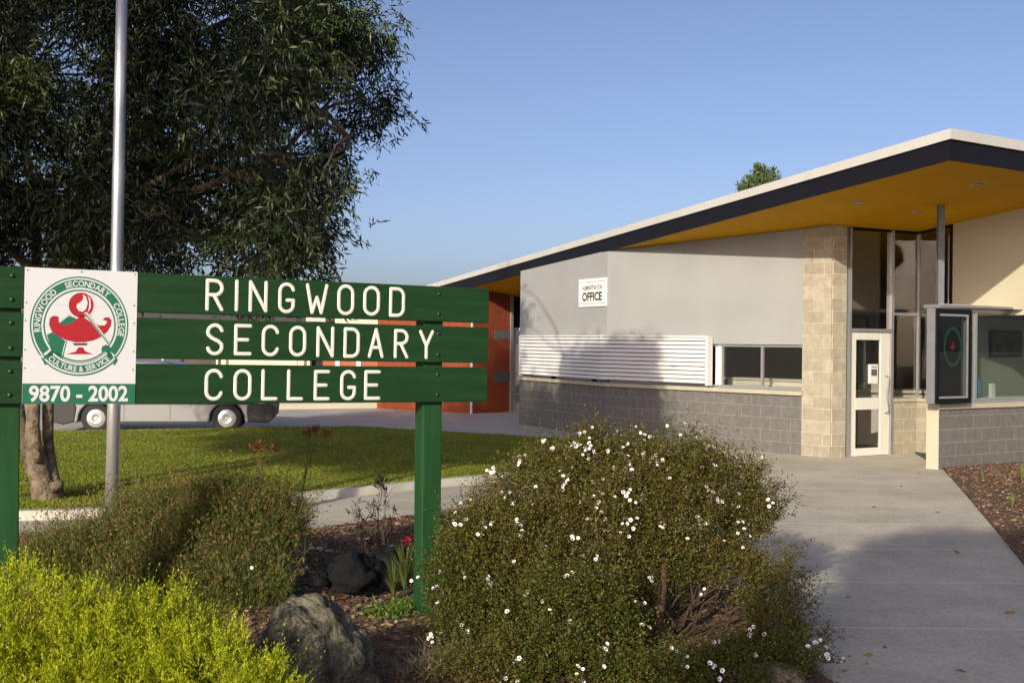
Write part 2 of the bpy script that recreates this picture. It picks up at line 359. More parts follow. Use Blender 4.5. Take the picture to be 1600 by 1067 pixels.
m_redblk = Mblock('red_painted_block', (.215, .05, .02), (.18, .045, .018), bump=.3, var=.05, ms=.01)
m_graybit = M('charcoal_block', (.085, .085, .095), .8, .1, 5)

C = Vector((5.40, 14.27, 0))
def soff(x, y):
    dx = x-C.x
    return 4.155+(-.044*dx if dx < 0 else .055*dx)-.082*(y-C.y)
ADIR = Vector((-.431, 1, 0)); Aend = C+ADIR*19.3; BDIR = Vector((.83, .55, 0)).normalized(); Bend = C+BDIR*9.0
P1 = G(811, 662.5); P2 = G(946.5, 683.5); P3 = G(1254.5, 712)
sch = empty('school_building', (5, 20, 0), 'low school building with grey and cream block walls under a rising roof with ochre soffit', 'building')
def wall(name, fr, u0, u1, z0, z1, mat, t=.2, y0=0.0, label=None, bev=0):
    g = z1 if callable(z1) else (lambda u: z1); h = z0 if callable(z0) else (lambda u: z0)
    o = MB().prism([(u0, h(u0)), (u1, h(u1)), (u1, g(u1)), (u0, g(u0))], y0, y0+t).build(name, mat, sch, fr.W)
    if label: o['label'] = label
    if bev: bevel(o, bev)
    return o
def top(fr, off=-.0):
    def g(u):
        p = fr.pt(u, 0, .1); return soff(p.x, p.y)+off
    return g
f1 = Frame(P1, P2); f2 = Frame(P2, P3)
SZ = 1.0
wall('wall', f1, 0, f1.L, 0, SZ, m_greyblk, label='grey block plinth left of the bend')
wall('wall', f2, 0, f2.L, 0, SZ, m_greyblk, label='grey block plinth right of the bend')
wall('sill', f1, 0, f1.L+.02, SZ, SZ+.07, m_sill, t=.28, y0=-.06)
wall('sill', f2, -.02, f2.L, SZ, SZ+.07, m_sill, t=.28, y0=-.06)
u_w0 = f2.u(1119, 575); u_w1 = f2.u(1253, 575); zt = f2.uv(1190, 538)[1]; u_lv = f2.u(1115, 560)
u_l0 = f1.u(821, 560)
# upper rendered walls (windows run behind the louvre and out to the right)
wall('wall', f1, 0, f1.L, zt, top(f1), m_render, label='grey rendered wall left of the bend')
wall('wall', f2, 0, f2.L, zt, top(f2), m_render, label='grey rendered wall right of the bend')
wall('pier', f1, 0, u_l0+.25, SZ+.07, zt, m_creamblk, t=.24, y0=.01, label='narrow cream block pier beside the louvre')
wall('parapet_seam', f2, -.004, .004, SZ+1.5, lambda u: soff(P2.x, P2.y)-.02, m_sill, t=.01, y0=-.004) if False else None
def window(fr, u0, u1, z0, z1, fmat, gmat, fw=.045, bars=(), y=.05, d=.07, name='window', label=None, hbars=()):
    b = MB(); b.box(u0, u1, y, y+d, z0, z0+fw); b.box(u0, u1, y, y+d, z1-fw, z1)
    b.box(u0, u0+fw, y, y+d, z0+fw, z1-fw); b.box(u1-fw, u1, y, y+d, z0+fw, z1-fw)
    for x in bars: b.box(x-fw*.4, x+fw*.4, y+.004, y+d-.004, z0+fw, z1-fw)
    for z in hbars: b.box(u0+fw, u1-fw, y+.002, y+d-.002, z-fw*.4, z+fw*.4)
    f = b.build(name, fmat, sch, fr.W)
    if label: f['label'] = label
    MB().box(u0+fw*.5, u1-fw*.5, y+d*.5-.003, y+d*.5+.003, z0+fw*.5, z1-fw*.5).build('pane', gmat, f, fr.W)
    return f
window(f2, .05, u_w1+.02, SZ+.075, zt, m_alum, m_glass, bars=(f2.u(1187, 575),), label='long low window beside the white louvre')
window(f1, u_l0+.25, f1.L-.05, SZ+.075, zt, m_alum, m_glass)
# louvre screen round the bend
z_l0 = f2.uv(1115, 601, -.1)[1]; z_l1 = f2.uv(1115, 527, -.1)[1]
nsl = 11
def slats(fr, u0, u1, mat):
    b = MB(); h = (z_l1-z_l0)/nsl
    for i in range(nsl):
        z = z_l0+i*h
        b.prism([(u0, 0), (u1, 0)], 0, 0) if False else None
        x0, x1 = u0, u1; lo, hi = z+.013, z+h
        V = [(x0, -.15, lo), (x1, -.15, lo), (x1, -.165, lo+.008), (x0, -.165, lo+.008), (x0, -.128, hi), (x1, -.128, hi), (x1, -.11, hi-.004), (x0, -.11, hi-.004)]
        b.add(V, [(3, 2, 5, 4), (0, 1, 2, 3), (4, 5, 6, 7), (7, 6, 1, 0), (0, 3, 4, 7), (1, 6, 5, 2)])
    return b.build('slats', mat, lou, fr.W)
lou = MB().box(u_lv-.05, u_lv, -.17, -.03, z_l0-.02, z_l1+.02).box(0, u_lv-.05, -.175, -.03, z_l1, z_l1+.03).build('louvre', m_white, sch, f2.W)
MB().box(.0, u_lv-.05, -.05, -.04, z_l0, z_l1).build('backing', m_graybit, lou, f2.W)
lou['label'] = 'white horizontal louvre screen bent round the wall corner'
b = MB().box(u_l0, u_l0+.04, -.17, -.03, z_l0-.02, z_l1+.02).box(u_l0+.04, f1.L, -.175, -.03, z_l1, z_l1+.03)
b.build('louvre_frame', m_white, lou, f1.W)
MB().box(u_l0+.04, f1.L, -.05, -.04, z_l0, z_l1).build('backing', m_graybit, lou, f1.W)
slats(f2, -.04, u_lv-.05, m_white); slats(f1, u_l0+.04, f1.L+.04, m_white)
for u in (f1.L*.45, f1.L*.9): MB().box(u-.02, u+.02, -.1, 0, SZ+.075, SZ+.12).build('bracket', m_dark, lou, f1.W)
# column of cream blocks, faceted
K1 = G(1299, 716.5); K1.y = P3.y-.28; K1.x = ray(1299, 600).x*K1.y; E0 = Vector((ray(1325.5, 600).x*18.62, 18.62, 0))
E0 = Vector((5.46, 18.86, 0)); K1 = Vector((ray(1299, 600).x*18.72, 18.72, 0))
fc1 = Frame(P3+(K1-P3).normalized()*.0, K1); fc2 = Frame(K1, E0)
wall('column', fc1, -.02, fc1.L, 0, top(fc1), m_creamblk, t=.24, y0=-.02, label='cream split block column beside the glass door')
wall('column', fc2, 0, fc2.L, 0, top(fc2), m_creamblk, t=.24, y0=-.02, label='narrow return face of the cream block column')
# entry glass line and the cream wall coming forward
DD = Vector((.85, .50, 0)).normalized(); WD = Vector((.466, -.885, 0)).normalized()
IC = E0+DD*1.72
fd = Frame(E0, IC)
ud0 = fd.u(1327, 600); ud1 = fd.u(1390, 600); zd = fd.uv(1350, 519)[1]
def post(fr, u0, u1, z0, z1, mat, name='mullion', y0=-.03, y1=.08, par=None):
    g = z1 if callable(z1) else (lambda u: z1)
    return MB().prism([(u0, z0), (u1, z0), (u1, g(u1)), (u0, g(u0))], y0, y1).build(name, mat, par or sch, fr.W)
post(fd, ud0-.03, ud0+.01, 0, top(fd), m_alum); post(fd, ud1, ud1+.06, 0, top(fd), m_alum)
post(fd, ud0+.01, ud1, zd+.005, zd+.06, m_alum, 'transom')
post(fd, ud0+.01, ud1, lambda u: top(fd)(u)-.05 if False else 0, 0, m_alum) if False else None
gd = lambda u: top(fd)(u)
MB().prism([(ud0+.01, zd+.06), (ud1, zd+.06), (ud1, gd(ud1)-.03), (ud0+.01, gd(ud0)-.03)], .02, .028).build('highlight_pane', m_glass, sch, fd.W)
MB().prism([(ud0+.01, gd(ud0)-.03), (ud1, gd(ud1)-.03), (ud1, gd(ud1)+.02), (ud0+.01, gd(ud0)+.02)], -.02, .06).build('head_frame', m_dark, sch, fd.W)
sz2 = fd.uv(1410, 622)[1]; tz2 = fd.uv(1410, 489)[1]
MB().prism([(ud1+.06, tz2), (fd.L, tz2), (fd.L, gd(fd.L)-.03), (ud1+.06, gd(ud1)-.03)], .02, .028).build('highlight_pane', m_glass, sch, fd.W)
MB().box(ud1+.06, fd.L, .02, .028, sz2, tz2-.045).build('side_pane', m_glass, sch, fd.W)
MB().prism([(ud1+.06, gd(ud1)-.03), (fd.L, gd(fd.L)-.03), (fd.L, gd(fd.L)+.02), (ud1+.06, gd(ud1)+.02)], -.02, .06).build('head_frame', m_dark, sch, fd.W)
post(fd, ud1+.06, fd.L, tz2-.045, tz2, m_alum, 'transom')
wall('wall', fd, ud1+.06, fd.L+.0, 0, sz2-.06, m_creamblk, t=.2, y0=.0, label='low cream block wall right of the door')
wall('sill', fd, ud1+.06, fd.L, sz2-.06, sz2, m_sill, t=.24, y0=-.03)
# door leaf
dr = MB(); y0, y1 = 0.0, .045
zA = fd.uv(1350, 531)[1]; zB = fd.uv(1350, 621.5)[1]; zC = fd.uv(1350, 640)[1]; zD = fd.uv(1350, 700)[1]
xa = fd.u(1337.5, 600); xb = fd.u(1375.5, 600)
d0 = ud0+.015; d1 = ud1-.005
dr.box(d0, xa, y0, y1, .015, zd); dr.box(xb, d1, y0, y1, .015, zd)
dr.box(xa, xb, y0, y1, zA, zd); dr.box(xa, xb, y0, y1, zC, zB); dr.box(xa, xb, y0, y1, .015, zD)
door = dr.build('door', m_doorw, sch, fd.W); door['label'] = 'cream framed glass entry door'; bevel(door, .004, 1)
MB().box(xa-.005, xb+.005, .018, .026, zB-.005, zA+.005).build('pane', m_glass, door, fd.W)
MB().box(xa-.005, xb+.005, .018, .026, zD-.005, zC+.005).build('pane', m_glass, door, fd.W)
hx = fd.u(1383, 615); h0 = fd.uv(1383, 645)[1]; h1 = fd.uv(1383, 587)[1]
pts = [(hx, 0, h1), (hx+.02, -.05, h1-.01), (hx+.025, -.06, h1-.06)]+[(hx+.025-.045*math.sin(math.pi*t), -.065, h1-.06-(h1-h0-.12)*t) for t in np.linspace(0, 1, 12)[1:-1]]+[(hx+.025, -.06, h0+.06), (hx+.02, -.05, h0+.01), (hx, 0, h0)]
MB().tube(pts, .011, 10).build('handle', m_steel, door, fd.W, True)
nx0, nx1 = fd.u(1358, 585), fd.u(1370.5, 585); nz0, nz1 = fd.uv(1364, 599)[1], fd.uv(1364, 569)[1]
nb = MB().box(nx0, nx1, -.018, .017, nz0, nz1).box(nx0+.03, nx1-.03, -.024, -.018, nz0+.13, nz1-.08, 1).box(nx0+.035, nx1-.02, -.022, -.018, nz1-.05, nz1-.035, 1)
nb.build('door_notice', [m_white, m_graybit], door, fd.W)
# forward cream wall: glazed strip then render, over the bay
fw_ = Frame(IC, IC+WD*3.2)
ug = fw_.u(1487, 420)
tw = top(fw_)
BZ = 2.36
MB().prism([(0, sz2), (ug, sz2), (ug, tw(ug)-.03), (0, tw(0)-.03)], .02, .028).build('side_pane', m_glass, sch, fw_.W)
MB().box(-.012, .012, -.01, .03, sz2, tw(0)-.02).build('glass_joint', m_alum, sch, fw_.W)
post(fw_, ug-.02, ug+.02, sz2, tw, m_dark)
wall('wall', fw_, 0, ug+.25, 0, sz2-.06, m_creamblk, label='low cream block return wall')
wall('sill', fw_, 0, ug, sz2-.06, sz2, m_sill, t=.24, y0=-.03)
cw = wall('wall', fw_, ug+.02, 2.55, BZ-.02, tw, m_cream, t=.22, label='cream rendered upper wall under the soffit')
MB().prism([(0, tw(0)-.03), (ug, tw(ug)-.03), (ug, tw(ug)+.02), (0, tw(0)+.02)], -.02, .06).build('head_frame', m_dark, sch, fw_.W)
# bay in front: low grey wall, window, flat cap
BL = Vector((ray(1466, 730).x*17.15, 17.15, 0)); BD = Vector((.85, .52, 0)).normalized(); fb = Frame(BL, BL+BD*5.2)
zs = fb.uv(1530, 637)[1]; zw0 = fb.uv(1530, 630)[1]; zw1 = fb.uv(1530, 483)[1]
wall('wall', fb, 0, 5.2, -.02, zs, m_greyblk, t=.2, label='low grey block wall of the bay')
wall('sill', fb, -.02, 5.2, zs, zw0, m_sill, t=.26, y0=-.04)
fr_ = Frame(Vector((7.04, 19.2, 0)), fb.pt(-.012, 0, .21))
wall('wall', fr_, 0, fr_.L-.0, 0, zs, m_cream, t=.2, y0=0.0, label='cream return face of the bay')
wall('corner_trim', fb, -.014, .0, 0, zs, m_cream, t=.216, y0=-.006)
wb = [fb.u(1521, 560), fb.u(1533, 560), fb.u(1541, 560)]
window(fb, .02, 5.2, zw0, zw1, m_alum, m_glass2, fw=.055, bars=(fb.u(1527.5, 560), 2.6, 3.9), y=.02, label='bay window in a grey frame above the low wall')
wall('window_rail', fb, -.02, 5.2, zw1, zw1+.05, m_steel, t=.3, y0=-.02)
window(fr_, .1, fr_.L-.03, zs+.03, zw1, m_alum, m_glass2, fw=.055, y=.02)
cap = [BL, BL+BD*5.2, IC+WD*2.5+BD*3.2, IC+WD*.2]
MB().slab([(p.x, p.y) for p in cap], zw1+.006, zw1+.06).build('bay_roof', m_cap, sch)
up = Frame(IC+WD*2.55, IC+WD*2.55+BD*6)
wall('wall', up, 0, 6, zw1+.06, top(up), m_cream, t=.22)
# post holding the roof corner
PP = Vector((ray(1469.5, 400).x*17.3, 17.3, 0)); pz = soff(PP.x, PP.y)
MB().box(PP.x-.045, PP.x+.045, PP.y-.045, PP.y+.045, .0, pz+.01).build('steel_post', m_post, sch)

# ---- roof
zb = lambda x, y: soff(x, y)
R1 = [(C.x, C.y), (C.x, 33.0), (Aend.x+9, 33.0), (Aend.x, Aend.y)]
R2 = [(C.x, C.y), (Bend.x, Bend.y), (Bend.x, 30), (C.x, 33.0)]
rf = MB().slab(R1, zb, lambda x, y: soff(x, y)+.03, 0).slab(R2, zb, lambda x, y: soff(x, y)+.03, 0)
rf.slab([(C.x, C.y), (C.x, 33), (Aend.x+9, 33), (Aend.x, Aend.y)], lambda x, y: soff(x, y)+.30, lambda x, y: soff(x, y)+.34, 1)
rf.slab([(C.x, C.y), (Bend.x, Bend.y), (Bend.x, 30), (C.x, 33)], lambda x, y: soff(x, y)+.30, lambda x, y: soff(x, y)+.34, 1)
roof = rf.build('roof', [m_soffit, m_cap], sch)
def fascia(a, b_, h0, h1, out0, out1, mat, name):
    d = (b_-a).normalized(); nrm = Vector((d.y, -d.x, 0))
    if nrm.y > 0: nrm = -nrm
    V = []
    for p in (a, b_):
        for o_ in (out0, out1):
            for h in (h0, h1):
                q = p+nrm*o_; V.append((q.x, q.y, soff(p.x, p.y)+h))
    Fc = [(0, 1, 3, 2), (4, 6, 7, 5), (0, 4, 5, 1), (2, 3, 7, 6), (0, 2, 6, 4), (1, 5, 7, 3)]
    return V, Fc
def edge(h0, h1, out, mat, name, lab=None):
    # a mitred strip round the two visible edges
    nA = Vector((ADIR.y, -ADIR.x, 0)).normalized()
    if nA.x > 0: nA = -nA
    nB = Vector((BDIR.y, -BDIR.x, 0)).normalized()
    mit = (nA+nB); mit = mit/(1+nA.dot(nB))
    st = [(Aend, nA), (C, mit), (Bend, nB)]; V = []
    for p, n_ in st:
        for o_ in (0.0, out):
            q = p+n_*o_; V += [(q.x, q.y, soff(p.x, p.y)+h0), (q.x, q.y, soff(p.x, p.y)+h1)]
    Fc = []
    for i in range(2):
        a = i*4; b_ = a+4
        Fc += [(a+2, b_+2, b_+3, a+3), (a, a+1, b_+1, b_), (a+1, a+3, b_+3, b_+1), (a, b_, b_+2, a+2)]
    Fc += [(0, 2, 3, 1), (8, 9, 11, 10)]
    o = mk(name, V, Fc, mat, roof)
    if lab: o['label'] = lab
    return o
edge(-.012, .235, .05, m_fascia, 'fascia', 'dark navy fascia board')
edge(.237, .365, .085, m_cap, 'roof_capping', 'cream metal capping along the roof edge')
for (x, y) in ((1340, 317), (1430, 332), (1525, 289)):
    r = ray(x, y); Y = 15.0
    for _ in range(30): Y = (soff(r.x*Y, Y)-EYE)/r.z
    q = Vector((r.x*Y, Y, EYE+r.z*Y))
    b = MB().lathe([(.0, -.004), (.055, -.006), (.06, -.016), (.085, -.012), (.09, .004), (.0, .004)], (q.x, q.y, q.z), n=20)
    b.build('downlight', m_alum, roof, None, True)

# ---- recess and red wall on the left
RA = Vector((ray(690, 640).x*31.5, 31.5, 0)); RB = G(736, 646.3); RC = G(796, 644)
RB = Vector((ray(736, 640).x*29.4, 29.4, 0)); RC = Vector((ray(796, 640).x*30.3, 30.3, 0))
fa = Frame(Vector((RB.x-2.6, RB.y+1.7, 0)), RB); fe = Frame(RB, RC)
tr = lambda fr: (lambda u: soff(fr.pt(u, 0).x, fr.pt(u, 0).y)+.0)
wall('wall', fa, 0, fa.L, 0, tr(fa), m_redblk, label='red block wall behind the sign')
wall('wall', fe, 0, fe.L, 0, tr(fe), m_redblk, label='red block wall with charcoal inset blocks')
wall('corner_trim', fe, -.02, .03, 0, tr(fe), m_white, t=.03, y0=-.02)
for (ya, yb) in ((516, 531), (581, 597)):
    u0 = fe.u(772, 560); z0 = fe.uv(780, yb)[1]; z1 = fe.uv(780, ya)[1]
    MB().box(u0, fe.L-.0, -.012, .01, z0, z1).build('inset_block', m_graybit, sch, fe.W)
wall('downpipe', fe, fe.L-.01, fe.L+.07, 0, tr(fe), m_alum, t=.08, y0=-.05)
# side wall deep behind W1 and the rear glazed door
RD = Vector((ray(797.5, 640).x*30.6, 30.6, 0)); RE = RD+Vector((3.2, .9, 0)); fg = Frame(RD, RE)
ztr = fg.uv(805, 512)[1]; 
b = MB().box(.06, .13, 0, .05, .0, ztr).box(.13, .95, 0, .05, ztr-.08, ztr).box(.13, .95, 0, .05, .9, 1.02).box(.13, .95, 0, .05, 0, .22).box(.95, 1.02, 0, .05, 0, ztr)
rd = b.build('rear_door', m_doorw, sch, fg.W); rd['label'] = 'white framed glass door in the shaded recess'
MB().box(.13, .95, .02, .026, .22, ztr-.08).build('pane', m_glass, rd, fg.W)
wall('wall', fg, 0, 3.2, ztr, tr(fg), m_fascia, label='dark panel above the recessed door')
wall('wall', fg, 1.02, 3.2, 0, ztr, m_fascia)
fh = Frame(P1+Vector((.0, .0, 0)), P1+Vector((.9, 6.0, 0)))   # side of the office wing facing the recess (back side)
MB().prism([(0, 0), (fh.L, 0), (fh.L, 3.0), (0, soff(P1.x, P1.y))], -.02, -.22).build('wall', m_render, sch, fh.W)
# ---- interior
fl = [(P1.x+.3, P1.y+.4), (P2.x+.1, P2.y+.3), (P3.x+.1, P3.y+.25), (E0.x, E0.y+.05), (IC.x-.02, IC.y+.03), (BL.x+.1, BL.y+.25), (BL.x+4.5, BL.y+3.0), (11.5, 26), (1, 28.5)]
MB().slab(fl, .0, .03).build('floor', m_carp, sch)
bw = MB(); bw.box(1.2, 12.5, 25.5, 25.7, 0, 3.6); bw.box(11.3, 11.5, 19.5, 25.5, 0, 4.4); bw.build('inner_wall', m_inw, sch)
IDk = empty('reception_desk', (7.4, 21.0, .03), 'white reception desk seen through the glass beside the door', 'desk')
MB().box(6.35, 8.6, 21.1, 21.2, .03, .98).box(8.5, 8.6, 21.2, 22.6, .03, .98).build('desk_panel', m_desk, IDk)
MB().box(6.25, 8.7, 21.0, 21.75, .982, 1.03).build('desk_top', m_desk, IDk)
MB().box(6.45, 6.95, 21.05, 21.4, 1.032, 1.16).build('desk_shelf', m_white, IDk)
ct = empty('office_counter', (4.3, 21, .03), 'white office counter behind the long low window', 'counter')
fk = Frame(f2.pt(2.3, 0, .8), f2.pt(4.55, 0, .8))
MB().box(u_w0-.06, u_w0+.06, .06, .14, SZ+.08, zt).build('window_post', m_white, sch, f2.W)
MB().box(0, fk.L, 0, .05, 0.03, 1.20).box(fk.L*.40, fk.L, -.08, 0, .03, 1.12).build('counter_front', m_desk, ct, fk.W)
MB().box(-.05, fk.L, -.05, .5, 1.202, 1.23).build('counter_top', m_desk, ct, fk.W)
# bay interior: picture and water cooler
fpic = Frame(fw_.pt(ug+.1, 0, .1), fb.pt(5.0, 0, 1.7))
wall('inner_wall', fpic, 0, fpic.L, 0, 2.33, M('grey_inner', (.30, .305, .26), .9, .04, 2), t=.1)
u0, z0 = fpic.uv(1547, 558, -.03); u1, z1 = fpic.uv(1596, 517, -.03)
pc = empty('wall_picture', fpic.pt((u0+u1)/2, z0), 'dark framed picture hanging behind the bay window', 'picture')
MB().box(u0, u1, -.04, -.005, z0, z1).build('picture_frame', m_dark, pc, fpic.W)
MB().box(u0+.04, u1-.04, -.046, -.04, z0+.04, z1-.04).build('picture_sheet', M('picture_ink', (.06, .065, .055), .6, .5, 7), pc, fpic.W)
u2, z2 = fpic.uv(1600, 500, -.03)
wc = at(1521, 590, 18.35)
co = empty('water_cooler', (wc.x, wc.y, .03), 'pale water cooler with a blue bottle inside the bay window', 'water cooler')
MB().box(wc.x-.15, wc.x+.15, wc.y-.15, wc.y+.15, .03, 1.02).build('cooler_body', m_white, co)
MB().lathe([(.05, 0), (.13, .05), (.135, .12), (.125, .14), (.135, .17), (.13, .3), (.08, .34), (0, .345)], (wc.x, wc.y, 1.02), n=20).build('bottle', M('blue_water_bottle', (.10, .22, .34), .15, .1, 3), co, None, True)
bl_ = empty('bench_top', (9, 19.8, .03), 'pale bench running under the bay window inside', 'bench')
fq = Frame(fb.pt(1.0, 0, .35), fb.pt(4.6, 0, .35))
MB().box(0, fq.L, 0, .42, .99, 1.03).build('bench_slab', m_desk, bl_, fq.W); MB().box(.05, fq.L-.05, .1, .14, .03, .99).build('bench_panel', m_desk, bl_, fq.W)
MB().box(fb.u(1541, 590, .5)-.02-.9, fb.u(1541, 590, .5)+.06-.9, .1, .16, 1.03, 1.25).build('paper_stand', m_white, bl_, fq.W)

# ---- notice cabinet at the bay corner
fn0 = Frame(BL, BL+BD)
nu0 = fb.u(1463, 555, -.16); nu1 = fb.u(1515, 555, -.16); nz0 = fb.uv(1490, 630, -.16)[1]; nz1 = fb.uv(1490, 483, -.16)[1]
cab = empty('notice_cabinet', fb.pt(nu0, nz0, -.1), 'silver and black glazed notice cabinet hung at the bay window corner', 'notice board')
b = MB().box(nu0-.03, nu0, -.155, -.012, nz0, nz1).box(nu1, nu1+.03, -.155, -.045, nz0, nz1).box(nu0, nu1, -.155, .0, nz0, nz0+.03).box(nu0, nu1, -.155, .0, nz1-.03, nz1)
cs = b.build('cabinet_case', m_steel, cab, fb.W)
q = .075
b = MB().box(nu0-.025, nu1+.025, -.18, -.157, nz0, nz0+q).box(nu0-.025, nu1+.025, -.18, -.157, nz1-q, nz1).box(nu0-.025, nu0-.025+q, -.18, -.157, nz0+q, nz1-q).box(nu1+.025-q, nu1+.025, -.18, -.157, nz0+q, nz1-q)
bevel(b.build('door_frame', m_dark, cab, fb.W), .004, 1)
i0, i1, j0, j1 = nu0-.025+q, nu1+.025-q, nz0+q, nz1-q
b = MB().box(i0, i1, -.176, -.170, j0, j0+.03).box(i0, i1, -.176, -.170, j1-.03, j1).box(i1-.03, i1, -.176, -.170, j0+.03, j1-.03)
b.build('inner_trim', m_alum, cab, fb.W)
MB().box(i0, i1, -.168, -.163, j0, j1).build('pane', m_glass2, cab, fb.W)
cx_, cz_ = (i0+i1)/2-.01, (j0+j1)/2+.14
m_wr = M('wreath_green', (.008, .07, .026), .5, .2, 10); m_rd = M('crest_red', (.28, .012, .014), .5, .1, 10)
b = MB()
n = 40
for k in range(n):
    a0, a1 = 2*math.pi*k/n, 2*math.pi*(k+1)/n; ra, rb = .20, .165
    b.prism([(cx_+ra*math.cos(a0), cz_+ra*1.5*math.sin(a0)), (cx_+ra*math.cos(a1), cz_+ra*1.5*math.sin(a1)), (cx_+rb*math.cos(a1), cz_+rb*1.5*math.sin(a1)), (cx_+rb*math.cos(a0), cz_+rb*1.5*math.sin(a0))], -.161, -.158)
b.build('wreath', m_wr, cab, fb.W); b = MB()
b.prism([(cx_-.07, cz_+.02), (cx_-.05, cz_-.02), (cx_, cz_-.05), (cx_+.05, cz_-.02), (cx_+.07, cz_+.02), (cx_+.02, cz_), (cx_+.02, cz_+.07), (cx_-.02, cz_+.07), (cx_-.02, cz_)], -.161, -.158)
b.build('crest_lamp', m_rd, cab, fb.W)
MB().box(i0+.16, i1, -.05, -.045, j0, j1).build('backing_board', m_dark, cab, fb.W)

# ---- office sign
su0, sz0 = f1.uv(904, 480, -.03); su1, sz1 = f1.uv(947, 433.5, -.03)
os_ = empty('office_sign', f1.pt((su0+su1)/2, sz0), 'small white sign reading ADMINISTRATION OFFICE on the grey wall', 'sign')
sw = su1-su0; sh = sz1-sz0
m_sgn = M('sign_white', (.80, .80, .76), .5, .01, 4); m_ink = M('sign_ink', (.02, .015, .012), .6, .1, 9); m_ink2 = M('sign_ink_brown', (.05, .025, .022), .6, .1, 9)
MB().box(su0, su1, -.03, -.004, sz0+.0, sz1).build('sign_panel', m_sgn, os_, f1.W)
MB().box(su0, su1, -.034, -.03, sz0+sh*.10, sz0+sh*.115).box(su0, su1, -.034, -.03, sz1-sh*.115, sz1-sh*.10).build('rule', m_graybit, os_, f1.W)
# ============================================================ writing
def text_geo(s, bold=0.0):
    cu = bpy.data.curves.new('t', 'FONT'); cu.body = s; cu.size = 1; cu.offset = bold; cu.resolution_u = 4
    ob = bpy.data.objects.new('t', cu); COL.objects.link(ob)
    dg = bpy.context.evaluated_depsgraph_get(); me = ob.evaluated_get(dg).to_mesh()
    V = [tuple(v.co) for v in me.vertices]; Fc = [tuple(p.vertices) for p in me.polygons]
    ob.evaluated_get(dg).to_mesh_clear(); bpy.data.objects.remove(ob); bpy.data.curves.remove(cu)
    return V, Fc
def text_fit(mb, s, u0, u1, z0, z1, y, bold=0.0, m=0, th=.002):
    V, Fc = text_geo(s, bold); xs = [v[0] for v in V]; zs_ = [v[1] for v in V]
    ax, bx, az, bz = min(xs), max(xs), min(zs_), max(zs_)
    f = lambda v: (u0+(v[0]-ax)/(bx-ax)*(u1-u0), y, z0+(v[1]-az)/(bz-az)*(z1-z0))
    mb.add([f(v) for v in V], [t[::1] for t in Fc], m)
b = MB(); text_fit(b, 'OFFICE', su0+sw*.14, su1-sw*.14, sz0+sh*.20, sz0+sh*.52, -.0325, .036); b.build('lettering', m_ink, os_, f1.W)
b = MB(); text_fit(b, 'ADMINISTRATION', su0+sw*.14, su1-sw*.13, sz0+sh*.60, sz0+sh*.76, -.0325, .012); b.build('lettering', m_ink2, os_, f1.W)
# ============================================================ the school name sign
m_gbrd = M('green_painted_timber', (.0065, .034, .009), .65, .15, 2.2, .3, 22, spec=.2, c2=(.0098, .045, .0135), stretch=(1, 3, 9), dist=.003)
m_gpost = M('green_painted_post', (.011, .052, .015), .65, .15, 2.2, .3, 22, spec=.2, c2=(.015, .066, .02), stretch=(9, 5, 1.), dist=.003)
m_let = M('cream_letter_paint', (.62, .61, .57), .5, .03, 8)
m_bolt = M('bolt_green', (.012, .06, .03), .4, .1, 9, metal=.3)
YR = 7.78; YL = 6.38
SR0 = at(763, 630, YR); SL0 = at(0, 634, YL)
d = Vector((SR0.x-SL0.x, SR0.y-SL0.y, 0)); til = -math.atan2(SR0.z-SL0.z, d.length)
fs = Frame(SL0, SR0, SL0.z, til)
sg = empty('name_sign', (G(670, 975).x, G(670, 975).y, 0), 'large green slatted timber sign reading RINGWOOD SECONDARY COLLEGE on two posts', 'sign')
bd = []
TH = .045
uR = [fs.u(764.5, 475), fs.u(763, 540), fs.u(762, 600)]
uL = -.42
for i, (tl, tr_, bl2, br2) in enumerate([((215, 425.5), (764, 451.4), (215, 489), (764, 504)), ((215, 495.6), (764, 512), (215, 560.5), (763, 567)), ((215, 568), (762, 574.4), (215, 629.5), (762, 628.7))]):
    zt_ = (fs.uv(*tl)[1]+fs.uv(*tr_)[1])/2; zb_ = (fs.uv(*bl2)[1]+fs.uv(*br2)[1])/2
    o = MB().box(uL, uR[i], 0, TH, zb_, zt_).build('board', m_gbrd, sg, fs.W); bevel(o, .006, 2); bd.append((o, zb_, zt_))
# posts behind the boards
pu0, pu1 = fs.u(660.5, 660, TH), fs.u(690.5, 660, TH); pw = pu1-pu0
zg = -fs.p0.z-.3
ptop = fs.uv(670, 452)[1]
lu1 = fs.u(31, 660, TH); lu0 = lu1-pw
posts = []
for (a, c) in ((pu0, pu1), (lu0, lu1)):
    o = MB().box(a, c, TH+.001, TH+.14, zg, bd[0][2]-.05).build('post', m_gpost, sg, fs.W @ Matrix.Rotation(-til, 4, 'Y')); bevel(o, .008, 2); posts.append(o)
for (o, zb_, zt_) in bd:
    for uc in ((pu0+pu1)/2, (lu0+lu1)/2):
        for z in (zb_+.05, zt_-.05): MB().lathe([(.013, 0), (.013, -.004), (.008, -.009), (0, -.010)], (uc+.01, 0, z), 'y', 10).build('bolt', m_bolt, o, fs.W, True)
def arc(cx, cz, rx, rz, a0, a1, n=10): return [(cx+rx*math.cos(rad(a)), cz+rz*math.sin(rad(a))) for a in np.linspace(a0, a1, n)]
